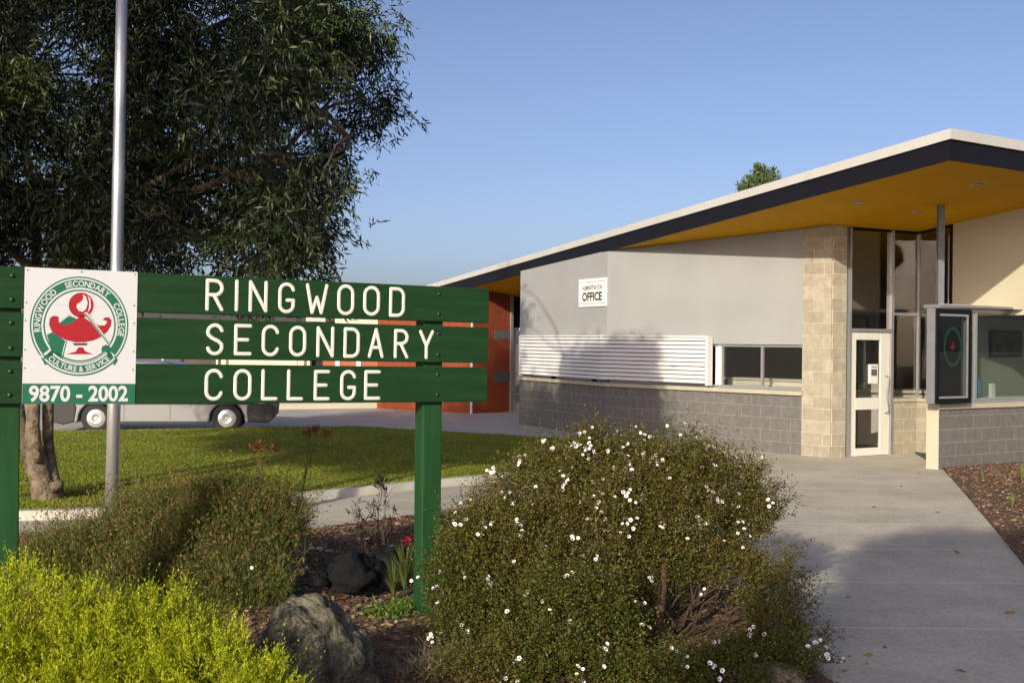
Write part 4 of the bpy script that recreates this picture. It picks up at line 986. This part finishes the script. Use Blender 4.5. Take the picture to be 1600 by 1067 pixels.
m_petal = M('white_petal', (.82, .78, .80), .6, .02, 20); m_eye = M('flower_eye', (.18, .10, .07), .7, .1, 20)
# --- big white-flowering bush
BC = Vector((.78, 7.35, 0)); 
bush = empty('flowering_shrub', G(1030, 1050), 'large rounded bronze green bush dotted with small white flowers right of the sign post', 'shrub')
cents = []   # (px,py,depth, rx,ry,rz) ellipsoid clumps in metres
cl_ = [(930, 840, 7.5, .62, .5, .50), (1050, 800, 7.5, .50, .5, .42), (800, 900, 7.2, .45, .42, .42), (860, 760, 7.7, .32, .35, .24), (1120, 790, 7.7, .33, .35, .30), (760, 1000, 6.8, .36, .36, .34), (900, 985, 6.6, .42, .36, .36), (1170, 810, 7.6, .17, .25, .15), (925, 722, 7.7, .16, .2, .16), (1010, 735, 7.7, .22, .25, .16), (1080, 750, 7.7, .17, .2, .17), (1150, 900, 7.4, .22, .3, .16), (1200, 930, 7.2, .14, .25, .14), (730, 900, 7.1, .22, .25, .25), (1215, 985, 6.9, .15, .25, .13), (880, 1075, 6.1, .42, .26, .30), (760, 1068, 6.15, .26, .24, .20), (1125, 1062, 6.15, .26, .2, .14), (1235, 1035, 6.4, .12, .2, .10), (1010, 1078, 6.0, .3, .2, .14), (775, 820, 7.6, .24, .26, .14), (1175, 1040, 6.6, .2, .2, .12), (720, 945, 7.0, .13, .2, .12), (1010, 900, 7.5, .3, .3, .24)]
Vs = []; BM = []; tipsall = []; stems = MB()
root = at(1028, 1040, 7.15); root.z = 0.0
rt = Vector((root.x, root.y, 0))
for ci, (px, py, Y, rx, ry, rz) in enumerate(cl_):
    c = np.array(at(px, py, Y)); area = rx*rz
    n = int(6200*area**.75)
    D = dirs(n, .15); rr = RNG.uniform(.45, 1.04, n)**.7*(1+1.7*(hull_r(D, lump(60, 50+ci), 22)-1))
    base = c+D*np.array([rx, ry, rz])*(rr[:, None]-.13)
    ok = base[:, 2] > .02; base, D2 = base[ok], D[ok]
    DD = unit(D2*.8+np.array([0, 0, .75])+RNG.normal(0, .3, D2.shape))
    v, P = twig_leaves(base, DD, RNG.uniform(.07, .16, len(base)), 16, .018, .0105, .7, .010, .7)
    Vs.append(v); BM.append(np.full(len(v)//4, 1 if (py < 860 or RNG.random() < .3) else 0))
    k2 = np.where((D2[:, 2] > .25))[0]; k2 = RNG.choice(k2, min(len(k2), int(len(base)*.035)+2)) if len(k2) else k2
    v, P = twig_leaves(base[k2], unit(D2[k2]*.5+np.array([0, 0, .9])+RNG.normal(0, .3, (len(k2), 3))), RNG.uniform(.16, .28, len(k2)), 20, .017, .009, .6, .006, .8)
    Vs.append(v); BM.append(np.full(len(v)//4, 1)); tips = base+DD*.12
    front = D2[:, 1] < .25
    tipsall.append(np.c_[tips[front], D2[front]])
    for k in range(3 if area > .05 else 1):
        e = c+RNG.normal(0, .35, 3)*np.array([rx, ry, rz])
        stems.tube(curve_pts(rt+Vector(RNG.normal(0, .05, 3)), Vector(e), -.06, 7, .16), [.015, .013, .011, .009, .007, .005, .003], 6, cap=False)
# thin sprigs breaking the outline
for (px, py, Y) in [(1215, 790, 7.5), (1190, 835, 7.5), (1228, 870, 7.4), (1240, 905, 7.3), (1105, 712, 7.7), (1060, 700, 7.7), (990, 690, 7.7), (920, 690, 7.7), (868, 712, 7.7), (1175, 745, 7.6), (1200, 770, 7.6), (1245, 950, 7.0), (1275, 1005, 6.8), (700, 862, 7.4), (690, 905, 7.1), (748, 800, 7.6), (1270, 1035, 6.7), (690, 960, 6.95), (820, 735, 7.7)]:
    c = np.array(at(px, py, Y)); base = c+RNG.normal(0, .045, (22, 3)); DD = unit(np.array([(px-930)/400, 0, .6])+RNG.normal(0, .35, (22, 3)))
    v, P = twig_leaves(base, DD, .11, 14, .018, .010, .7, .006); Vs.append(v); BM.append(np.full(len(v)//4, 1)); tipsall.append(np.c_[base+DD*.1, DD])
for k in range(24):
    a = Vector(RNG.normal(0, .06, 3))+rt; a.z = abs(a.z)*.3
    e = at(RNG.uniform(930, 1190), RNG.uniform(880, 1000), RNG.uniform(6.8, 7.5)); stems.tube(curve_pts(a, e, RNG.uniform(-.1, .05), 8, .2), [.009, .008, .007, .006, .005, .004, .003, .002], 5, cap=False)
stems.tube([rt+Vector((0, 0, -.05)), rt+Vector((.0, 0, .12)), rt+Vector((.03, .02, .3)), rt+Vector((.05, .1, .5))], [.035, .03, .024, .015], 10)
stems.build('stems', M('reddish_stem', (.055, .030, .018), .9, .35, 9, .3, 60), bush, None, True)
m_bl = Mleaf('bush_leaf', [(.030, .054, .006), (.062, .09, .010), (.105, .12, .016), (.042, .072, .008), (.12, .08, .02), (.075, .06, .012), (.032, .052, .006), (.15, .14, .035)], .5, .25, .25)
m_br = Mleaf('bronze_bush_leaf', [(.040, .054, .007), (.08, .082, .012), (.13, .115, .02), (.05, .066, .009), (.15, .085, .028), (.09, .06, .018), (.045, .062, .008), (.20, .16, .05), (.10, .125, .016)], .5, .25, .25)
Vb_ = np.concatenate(Vs); mk('foliage', Vb_, np.arange(len(Vb_)).reshape(-1, 4), [m_bl, m_br], bush, None, False, np.concatenate(BM)); print('bush leaves', sum(len(v) for v in Vs)//4)
T = np.concatenate(tipsall)
fmes = flower_mesh(); fproto = None
def inimg(T, box=(640, 1300, 660, 1067)):
    px = 800+F*T[:, 0]/T[:, 1]; py = 533.5+F*(EYE-T[:, 2])/T[:, 1]; return px, py
px, py = inimg(T)
wgt = np.where(py < 830, 1.0, .40)*np.where(px > 1210, .4, 1.0)
# keep only tips that face the camera side of their clump
idx0 = RNG.choice(len(T), 240, replace=False, p=wgt/wgt.sum()); idx = []
for i_ in idx0:
    d_ = np.linalg.norm(T[:, :3]-T[i_, :3], axis=1); idx += list(np.argsort(d_)[:int(RNG.choice([1, 1, 2, 3, 4]))])
idx = np.unique(np.array(idx))
def put_flowers(parent, pts, nmax, mats, scl=1.0):
    me = bpy.data.meshes.new('flower'); me.from_pydata(fmes.v, [], fmes.f)
    for m in mats: me.materials.append(m)
    me.polygons.foreach_set('material_index', np.array(fmes.m, dtype=np.int32))
    V = []; Fc = []; MI = []
    order = np.argsort(pts[:, 1])
    for j, i in enumerate(order):
        p = pts[i]; nrm = Vector((p[3]*.4+RNG.normal(0, .3), -.7+RNG.normal(0, .3), .6+RNG.normal(0, .3))).normalized()
        Wm = Matrix.Translation(Vector(p[:3])) @ nrm.to_track_quat('Z', 'Y').to_matrix().to_4x4() @ Matrix.Scale(scl*RNG.uniform(.9, 1.35), 4)
        if j < nmax:
            o = bpy.data.objects.new('flower', me); link(o, parent, Wm)
        else:
            b0 = len(V); V += [tuple(Wm @ Vector(v)) for v in fmes.v]; Fc += [tuple(b0+k for k in f) for f in fmes.f]; MI += fmes.m
    if V:
        o = mk('flowers', V, Fc, mats, parent, None, False, MI); tag(o, kind='stuff')
put_flowers(bush, T[idx]+np.c_[T[idx, 3:]*.02, np.zeros((len(idx), 3))], 100, [m_petal, m_eye], 1.0)

# --- yellow feathery shrub, near left
ysh = empty('golden_shrub', G(190, 1400), 'bright yellow green feathery shrub in the lower left corner', 'shrub')
Vs = []; st2 = MB()
for ci, (px, py, Y, rx, ry, rz) in enumerate([(160, 1068, 4.9, .50, .42, .36), (20, 1038, 4.9, .34, .4, .30), (300, 1112, 4.75, .32, .34, .30), (-120, 1075, 4.9, .35, .4, .35), (230, 1018, 5.2, .30, .3, .20), (100, 1200, 4.6, .6, .4, .4), (400, 1130, 4.6, .16, .2, .17)]):
    c = np.array(at(px, py, Y)); n = int(1700*(rx*rz)**.75)
    D = dirs(n, .25); rr = RNG.uniform(.6, 1.0, n)*(1+1.5*(hull_r(D, lump(44, 80+ci), 16)-1))
    base = c+D*np.array([rx, ry, rz])*(rr[:, None]-.16); ok = base[:, 2] > .1; base, D = base[ok], D[ok]
    m9 = 11; D1 = unit(D*.6+np.array([.08, -.1, .8])+RNG.normal(0, .32, D.shape)); L1_ = RNG.uniform(.10, .20, len(base))
    st_ = np.repeat(np.arange(len(base)), m9); tt = RNG.uniform(.1, .85, len(st_))[:, None]
    sb = base[st_]+D1[st_]*L1_[st_][:, None]*tt
    D2_ = unit(D1[st_]+RNG.normal(0, .38, (len(st_), 3))+np.array([0, 0, .15])); L2_ = L1_[st_]*(1.12-tt[:, 0])*RNG.uniform(.35, .75, len(st_))
    v, P = twig_leaves(sb, D2_, L2_, 10, .016, .0050, .30, .0015, 1.0, .2); Vs.append(v)
    v, P = twig_leaves(base, D1, L1_*1.15, 17, .016, .0050, .30, .0015, 1.0, .2); Vs.append(v)
    for k in range(6):
        e = c+RNG.normal(0, .3, 3)*np.array([rx, ry, rz]); r0 = Vector((c[0]*.6-.75, 4.9, 0)); st2.tube(curve_pts(r0, Vector(e), .02, 5, .1), [.014, .012, .009, .006, .003], 5, cap=False)
st2.build('stems', m_twig, ysh, None, True)
m_yl = Mleaf('golden_needle', [(.27, .33, .010), (.40, .45, .016), (.54, .56, .03), (.34, .40, .013), (.20, .26, .010), (.30, .26, .02)], .55, .35, .3)
leaf_obj('foliage', Vs, m_yl, ysh); print('yellow', sum(len(v) for v in Vs)//4)

# --- daisy shrub with dry brown heads
dsh = empty('daisy_shrub', G(270, 880), 'sprawling green brown daisy shrub with dried flower heads behind the yellow shrub', 'shrub')
Vs = []; hd = []; wt = []; st3 = MB()
for ci, (px, py, Y, rx, ry, rz) in enumerate([(300, 866, 8.3, .72, .5, .33), (170, 884, 8.2, .42, .45, .26), (420, 836, 8.4, .36, .4, .22), (90, 890, 8.1, .27, .35, .16), (350, 930, 7.9, .5, .4, .26), (260, 818, 8.6, .4, .35, .16), (345, 826, 8.35, .34, .3, .24), (220, 905, 7.9, .35, .3, .22)]):
    c = np.array(at(px, py, Y)); n = int(8500*(rx*rz)**.75)
    D = dirs(n, .3); rr = RNG.uniform(.55, 1.05, n)*(1+1.1*(hull_r(D, lump(44, 120+ci), 16)-1))
    base = c+D*np.array([rx, ry, rz])*(rr[:, None]-.2); ok = base[:, 2] > .0; base, D = base[ok], D[ok]
    DD = unit(D*.45+np.array([0, 0, 1.1])+RNG.normal(0, .3, D.shape)); L = RNG.uniform(.10, .22, len(base))
    v, P = twig_leaves(base, DD, L, 14, .032, .0058, .5, .006, .9, .2); Vs.append(v)
    tp_ = base+DD*L[:, None]*1.05
    k2 = np.where(D[:, 2] > .1)[0]; k2 = RNG.choice(k2, int(len(base)*.09)+2)
    d2_ = unit(D[k2]*.7+np.array([0, 0, .8])+RNG.normal(0, .4, (len(k2), 3))); l2_ = RNG.uniform(.20, .36, len(k2))
    v, P = twig_leaves(base[k2], d2_, l2_, 16, .034, .0055, .5, .005, .9, .2); Vs.append(v); Vs.append(leaf_arrays(base[k2], d2_, l2_, .0035)); hd.append(base[k2]+d2_*l2_[:, None])
    k = RNG.random(len(tp_)) < .26; hd.append(tp_[k])
    k = (RNG.random(len(tp_)) < .0028) & (D[:, 1] < 0.3); wt.append(np.c_[tp_[k], D[k]])
    s0 = leaf_arrays(base-DD*.10, DD, (L+.10), .0028); Vs.append(s0)
m_dl = Mleaf('daisy_leaf', [(.05, .095, .012), (.09, .145, .022), (.12, .11, .03), (.13, .13, .035), (.055, .11, .015), (.17, .18, .045), (.16, .10, .035), (.08, .12, .025)], .6, .25, .3)
leaf_obj('foliage', Vs, m_dl, dsh); print('daisy', sum(len(v) for v in Vs)//4)
H = np.concatenate(hd); Vh = []
for k in range(7):
    Vh.append(leaf_arrays(H+RNG.normal(0, .002, H.shape), RNG.normal(size=H.shape)+np.array([0, 0, .5]), .013, .0095))
m_hd = Mleaf('dried_head', [(.14, .07, .03), (.24, .13, .055), (.32, .20, .09), (.17, .08, .035), (.09, .045, .025)], .8, .1, .2)
o = leaf_obj('dried_flower_heads', Vh, m_hd, dsh); tag(o, kind='stuff')
put_flowers(dsh, np.concatenate(wt), 60, [m_petal, m_eye], 1.1)

# --- rocks
def rock(name, c, rx, ry, rz, seed, mat, label, sub=5, rough=.16, rot=0, big=.42):
    import bmesh
    bm = bmesh.new(); bmesh.ops.create_icosphere(bm, subdivisions=sub, radius=1)
    from mathutils import noise
    off = Vector((seed*3.1, seed*1.7, seed))
    for v in bm.verts:
        p = v.co.copy(); n1 = noise.noise(p*1.1+off)*big; n2 = noise.noise(p*2.6+off)*.20; n3 = noise.noise(p*5+off)*.10+noise.noise(p*11+off)*.05+noise.noise(p*26+off)*.03
        q = p*(1+n1+n2*rough/.16+n3)
        q.z = max(q.z, -.5) if q.z < 0 else q.z
        v.co = Vector((q.x*rx, q.y*ry, q.z*rz))
    me = bpy.data.meshes.new(name); bm.to_mesh(me); bm.free(); me.materials.append(mat)
    me.polygons.foreach_set('use_smooth', np.ones(len(me.polygons), dtype=bool))
    o = bpy.data.objects.new(name, me); link(o, None, Matrix.Translation(Vector(c)) @ Matrix.Rotation(rot, 4, 'Z')); tag(o, label, 'rock'); return o
m_rock = M('lichened_basalt', (.045, .038, .027), .95, .5, 11, 1.0, 30, c2=(.22, .20, .13), det=14, dist=.05)
m_rockd = M('shade_dark_basalt', (.010, .010, .012), .95, .35, 5, .8, 18, dist=.03, spec=.15)  # dark stone, with the shade it stands in put into the base colour
rock('boulder', at(482, 1075, 5.9)+Vector((0, .1, -.0)), .33, .30, .45, 8, m_rock, 'large grey brown lichened boulder beside the yellow shrub', big=.15, rough=.10)
rock('rock', at(548, 900, 8.1), .20, .16, .17, 5, m_rockd, 'dark jagged rock in shade left of the sign post', 4)
rock('rock', at(600, 885, 8.4), .15, .14, .14, 9, m_rockd, 'smaller dark rock behind the strappy plant', 4)
rock('rock', at(500, 905, 8.0), .07, .07, .06, 11, m_rockd, 'little dark stone at the edge of the daisy shrub', 4)
rock('rock', at(1205, 1060, 6.3), .22, .16, .08, 14, m_rock, 'flat brown rock edging the path under the white flowering bush', 4)
rock('rock', at(965, 1000, 6.75), .16, .10, .08, 17, m_rockd, 'bluish dark stone under the white flowering bush', 4)
# a few pale stones on the mulch
for k, (x, y, lb) in enumerate([(487, 857, 'pale pebble on the mulch, leftmost of the far row'), (500, 858, 'pale pebble in the middle of the far row on the mulch'), (478, 890, 'pale pebble touching the edge of the daisy shrub'), (495, 896, 'pale pebble just behind the boulder, nearest of the five'), (514, 862, 'pale pebble on the mulch, rightmost of the far row')]):
    o = rock('pebble', G(x, y, .045), .035, .028, .022, 20+k, m_sill, lb, 3); o['category'] = 'pebble'; o['group'] = 'pale pebbles on the mulch'

# --- dark small-leaved plant and its neighbours
pl = empty('dark_foliage_plant', G(590, 885), 'upright purple black leafy plant left of the sign post', 'plant')
b = MB(); Vs = []; pb_ = at(590, 880, 8.6)
for (x, y, dy) in [(595, 752, 0), (560, 810, .05), (548, 800, 0), (615, 800, -.05), (575, 795, .04), (550, 830, -.05), (612, 825, .05), (585, 790, 0), (605, 770, 0), (600, 840, .1), (565, 840, -.1), (558, 788, .02)]:
    e = at(x, y, 8.5+dy); cp = curve_pts(pb_, e, 0, 7, .06); b.tube(cp, [.006, .005, .005, .004, .003, .003, .002], 5, cap=False)
    for i in range(2, 7):
        m_ = 9; P = np.array(cp[i])+RNG.normal(0, .012, (m_, 3)); Vs.append(leaf_arrays(P, RNG.normal(0, .6, (m_, 3))+np.array([0, 0, .7]), .055, .011))
P = np.array(at(594, 755, 8.5))+RNG.normal(0, .022, (90, 3)); Vs.append(leaf_arrays(P, RNG.normal(0, .6, (90, 3))+np.array([0, 0, .8]), .035, .012))
b.build('stems', m_twig, pl); leaf_obj('foliage', Vs, Mleaf('purple_black_leaf', [(.022, .012, .014), (.045, .022, .02), (.03, .03, .022), (.06, .03, .022)], .5, .15), pl)
sp = empty('strappy_plant', G(635, 935), 'clump of narrow strappy green leaves against the green sign post', 'plant')
def straps(base, n, h, spread, wd, nseg=6):
    V = []; Fc = []
    for k in range(n):
        a = RNG.uniform(0, 6.28); r = RNG.uniform(.2, 1)*spread; hh_ = h*RNG.uniform(.6, 1.1); s = Vector((math.cos(a+1.57), math.sin(a+1.57), 0))*wd*.5
        for i in range(nseg+1):
            t = i/nseg; p = Vector(base)+Vector((math.cos(a)*r*t**1.8, math.sin(a)*r*t**1.8, hh_*(t-.25*t**3*(r/spread)))); w2 = s*(1-t**2)+s*.05; V += [p-w2, p+w2]
        b0 = len(V)-2*(nseg+1)
        Fc += [(b0+2*i, b0+2*i+1, b0+2*i+3, b0+2*i+2) for i in range(nseg)]
    return V, Fc
m_strap = Mleaf('strap_leaf', [(.06, .10, .02), (.11, .14, .035), (.16, .15, .05)], .5, .3)
V, Fc = straps(at(632, 930, 8.0)*1.0, 90, .42, .22, .010); 
for q in range(0): pass
V2, F2 = straps(Vector((at(632, 930, 8.0).x-.08, 8.05, 0.02)), 50, .36, .2, .009); b0 = len(V); V += V2; Fc += [tuple(b0+i for i in f) for f in F2]
mk('foliage', [tuple(v) for v in V], Fc, m_strap, sp)
# flowers beside the post
fpn = empty('red_flowering_plant', G(640, 860), 'small leafy plant with crimson blooms close to the sign post', 'plant')
m_rf = Mleaf('crimson_petal', [(.55, .02, .05), (.65, .05, .09), (.45, .015, .03)], .6, .2); m_pl = Mleaf('plant_leaf', [(.04, .07, .012), (.07, .11, .02), (.10, .10, .03)], .5, .25)
Vs = []
for (x, y) in ((640, 845), (728, 821), (637, 842)):
    P = np.array(at(x, y, 9.0))+RNG.normal(0, .014, (30, 3)); Vs.append(leaf_arrays(P, RNG.normal(size=(30, 3)), .026, .02))
leaf_obj('petals', Vs, m_rf, fpn)
Vs = []
for (x, y, r_) in ((640, 862, .05), (722, 840, .14), (700, 850, .13), (740, 850, .12), (680, 860, .08)):
    P = np.array(at(x, y, 9.1))+RNG.normal(0, r_*.5, (260, 3)); P = P[P[:, 2] > 0]; Vs.append(leaf_arrays(P, RNG.normal(size=P.shape)+np.array([0, 0, .6]), .03, .012))
leaf_obj('foliage', Vs, m_pl, fpn)
def cover(name, spots, n, ll, lw, mat, label, cat='plant', up=.6):
    Vs = []
    for (x, y, Y, r_, h_) in spots:
        c = at(x, y, Y); c.z = 0.03
        P = np.c_[c.x+RNG.normal(0, r_, n), c.y+RNG.normal(0, r_, n), .03+np.abs(RNG.normal(0, h_, n))]; Vs.append(leaf_arrays(P, RNG.normal(size=P.shape)+np.array([0, 0, up]), ll, lw))
    o = leaf_obj(name, Vs, mat); tag(o, label, cat); return o
m_gc = Mleaf('bright_cover_leaf', [(.06, .13, .012), (.10, .18, .02), (.14, .20, .03)], .5, .3)
cover('ground_cover_plant', [(620, 970, 7.7, .10, .03), (645, 960, 7.8, .07, .03), (600, 978, 7.6, .07, .02)], 700, .03, .010, m_gc, 'low bright green ground cover at the foot of the sign post')
cover('seedling_clump', [(778, 1040, 6.45, .05, .05)], 350, .022, .016, m_gc, 'little bright green seedling clump in front of the white flowering bush')
m_st = Mleaf('dry_straw', [(.16, .13, .085), (.24, .20, .13), (.10, .075, .045), (.17, .17, .13)], .8, .1)
cover('dry_grass_tuft', [(690, 1040, 6.5, .13, .04), (740, 1055, 6.4, .10, .04), (660, 1060, 6.3, .12, .03)], 900, .075, .004, m_st, 'dry straw coloured tuft between the post and the flowering bush', 'grass tuft', .4)
m_tf = Mleaf('tuft_blade', [(.16, .20, .04), (.24, .24, .07), (.10, .15, .03)], .6, .3)
def tuft(px, py, n, h, sp_, label):
    g_ = G(px, py, .03); V, Fc = straps(g_, n, h, sp_, .008, 4); o = mk('grass_tuft', [tuple(v) for v in V], Fc, m_tf); tag(o, label, 'grass tuft', 'tufts on the mulch by the path'); return o
tuft(1597, 755, 60, .30, .14, 'grass tuft on the mulch at the right edge of the photo'); tuft(1582, 795, 45, .20, .12, 'shorter grass tuft on the mulch nearer the path'); tuft(1535, 748, 16, .16, .08, 'thin sparse grass tuft near the bay wall')
# kangaroo paws
def paw(px, pyt, pyb, Y, lean, label):
    b = MB(); bt = at(px-lean, pyb, Y); e = at(px, pyt, Y)
    p = empty('kangaroo_paw', (bt.x, bt.y, 0), label, 'plant', 'kangaroo paws behind the daisy shrub')
    b0 = Vector((bt.x, bt.y, 0)); cp = [b0.lerp(e, t)+Vector((.015*math.sin(3*t), 0, 0)) for t in np.linspace(0, 1, 7)]
    b.tube(cp, [.006]*4+[.005]*3, 6, cap=False)
    b.tube([cp[4], cp[4].lerp(e, .5)+Vector((.04, .0, .03)), e+Vector((.13, 0, -.03))], [.005, .004, .003], 5, cap=False); b.build('stem', m_twig, p)
    Vs = []
    for q in (e, e+Vector((.04, 0, .015)), e+Vector((-.03, 0, -.02)), e+Vector((.12, 0, -.02))):
        P = np.array(q)+RNG.normal(0, .012, (26, 3)); Vs.append(leaf_arrays(P, RNG.normal(0, .5, (26, 3))+np.array([.3, 0, .9]), .055, .012))
    for i in range(2, 6):
        P = np.array(cp[i])+RNG.normal(0, .012, (7, 3)); Vs.append(leaf_arrays(P, RNG.normal(0, .4, (7, 3))+np.array([.2, 0, 1]), .06, .009))
    leaf_obj('flower_head', Vs, Mleaf('paw_bloom', [(.16, .05, .02), (.26, .07, .025), (.07, .04, .02), (.10, .035, .02)], .7, .15), p)
paw(402, 700, 800, 9.3, 6, 'dark reddish kangaroo paw standing above the middle of the daisy shrub'); paw(485, 676, 800, 9.2, 34, 'taller leaning kangaroo paw above the right end of the daisy shrub')

# --- trees: simple builder for the ones seen small or only by their shadow
def simple_tree(name, base, trunkh, blobs, nl, ll, lw, mat, label, cat='tree', group=None, tr_=.14):
    t = empty(name, base, label, cat, group); b = MB(); base = Vector(base); topc = Vector((base.x, base.y, trunkh))
    b.tube([base+Vector((0, 0, -.1)), base.lerp(topc, .5)+Vector((.08, .05, 0)), topc], [tr_, tr_*.75, tr_*.45], 10)
    Vs = []
    for (c, r_) in blobs:
        c = Vector(c); r3 = Vector(r_) if not isinstance(r_, (int, float)) else Vector((r_, r_, r_))
        for k in range(4):
            b.tube(curve_pts(topc, c+Vector(RNG.normal(0, .35, 3))*r3.x, .05, 5, .1), [tr_*.35, tr_*.25, tr_*.18, tr_*.1, .01], 5, cap=False)
        n = int(nl*1.8*(r3.x*r3.z)); ns = max(20, n//5); sc_ = unit(RNG.normal(size=(ns, 3)))*RNG.uniform(.35, 1, (ns, 1))**.6
        D = np.repeat(sc_, 6, 0); P = np.array(c)+D*np.array(r3)+RNG.normal(0, .11*max(r3), (len(D), 3))
        Vs.append(leaf_arrays(P, D+RNG.normal(0, .7, D.shape)+np.array([0, 0, -.3]), ll, lw))
    b.build('trunk', m_bark, t, None, True); leaf_obj('crown', Vs, mat, t); return t
m_fl = Mleaf('far_tree_leaf', [(.05, .08, .025), (.09, .13, .04), (.13, .17, .06), (.07, .10, .03)], .6, .2)
YB = 46; c0 = at(1190, 300, YB)
simple_tree('distant_tree', (c0.x, c0.y, 0), c0.z-.6, [(c0, (.5, .6, .8)), (at(1188, 266, YB), (.22, .3, .28)), (at(1172, 284, YB), (.30, .4, .25)), (at(1206, 272, YB), (.22, .3, .22)), (at(1214, 296, YB), (.45, .5, .4)), (at(1168, 300, YB), (.45, .5, .4)), (at(1192, 345, YB), (1.3, 1.2, 1.0))], 1500, .19, .07, m_fl, 'small green treetop showing above the cream roof edge')
# trees standing behind the photographer, shading lawn and path; one added for the wall shadow
s_h = Vector((SUNV.x, SUNV.y, SUNV.z))
def upsun(p, Y): return Vector(p)+s_h*((p[1]-Y)/(-s_h.y))
YS = -5.0
def shadow_blobs(lst, Y):
    out = []
    for (p, r_) in lst: out.append((upsun(p, Y), r_))
    return out
f2p = lambda px, py: (lambda uz: f2.pt(uz[0], uz[1]))(f2.uv(px, py))
f1p = lambda px, py: (lambda uz: f1.pt(uz[0], uz[1]))(f1.uv(px, py))
bl1 = [(f2p(962, 552), (.30, .3, .24)), (f2p(985, 578), (.42, .3, .30)), (f1p(930, 585), (.34, .3, .42)), (f1p(912, 640), (.40, .3, .40)), (f2p(975, 635), (.42, .3, .40)), (f2p(1006, 598), (.22, .3, .34)), (f2p(1015, 672), (.28, .3, .2)), (f1p(848, 632), (.15, .2, .32)), (f1p(890, 668), (.4, .3, .25)), (G(880, 688), (.5, .5, .3)), (G(960, 700), (.5, .5, .3))]
bl2 = [(G(620, 700), (.9, .5, .40)), (G(700, 690), (.9, .5, .36)), (G(560, 715), (.7, .5, .22)), (G(760, 705), (.7, .5, .30)), (G(820, 700), (.6, .5, .28)), (G(440, 700), (.8, .4, .18)), (G(650, 660), (1.0, .5, .3)), (G(380, 690), (.6, .4, .10)), (G(520, 655), (1.0, .5, .2)), (G(560, 724), (.8, .4, .16)), (G(680, 724), (.8, .4, .18)), (G(620, 738), (.6, .4, .12)), (G(780, 722), (.6, .4, .14)), (G(850, 700), (.6, .4, .14))]
m_sl = Mleaf('gum_leaf', [(.03, .045, .015), (.05, .07, .025)], .6, .15)
B1 = shadow_blobs(bl1, YS); cxy = B1[2][0]
simple_tree('unseen_gum_tree', (cxy.x, cxy.y, 0), cxy.z-1.2, B1, 4200, .16, .05, m_sl, 'unseen tree added behind the photographer, crown shaped to shade the office wall')  # added out of view; leaf blobs placed up-sun to throw the wall shadow
bl2 = [(p_, (r_[0], r_[1], r_[2]*1.7)) for (p_, r_) in bl2]
B2 = shadow_blobs(bl2, YS-2.5); cxy = B2[1][0]
simple_tree('unseen_gum_tree', (cxy.x-.6, cxy.y, 0), cxy.z-1.0, B2, 3200, .16, .05, m_sl, 'spreading gum tree behind the photographer shading the lawn')
bl3 = [(G(1480, 880), (.75, .6, .55)), (G(1560, 890), (.6, .6, .5)), (G(1400, 1000), (.8, .6, .45)), (G(1520, 1040), (.45, .5, .3)), (G(1330, 1060), (.7, .6, .4)), (G(1600, 870), (.6, .6, .4)), (G(1450, 1140), (.9, .6, .4)), (G(1620, 1010), (.5, .5, .3)), (G(1400, 930), (.35, .4, .3))]
B3 = shadow_blobs(bl3, -9.0); cxy = B3[0][0]
simple_tree('unseen_gum_tree', (cxy.x, cxy.y, 0), cxy.z-1.5, B3, 4200, .16, .05, m_sl, 'rounded gum tree behind the photographer shading the path')
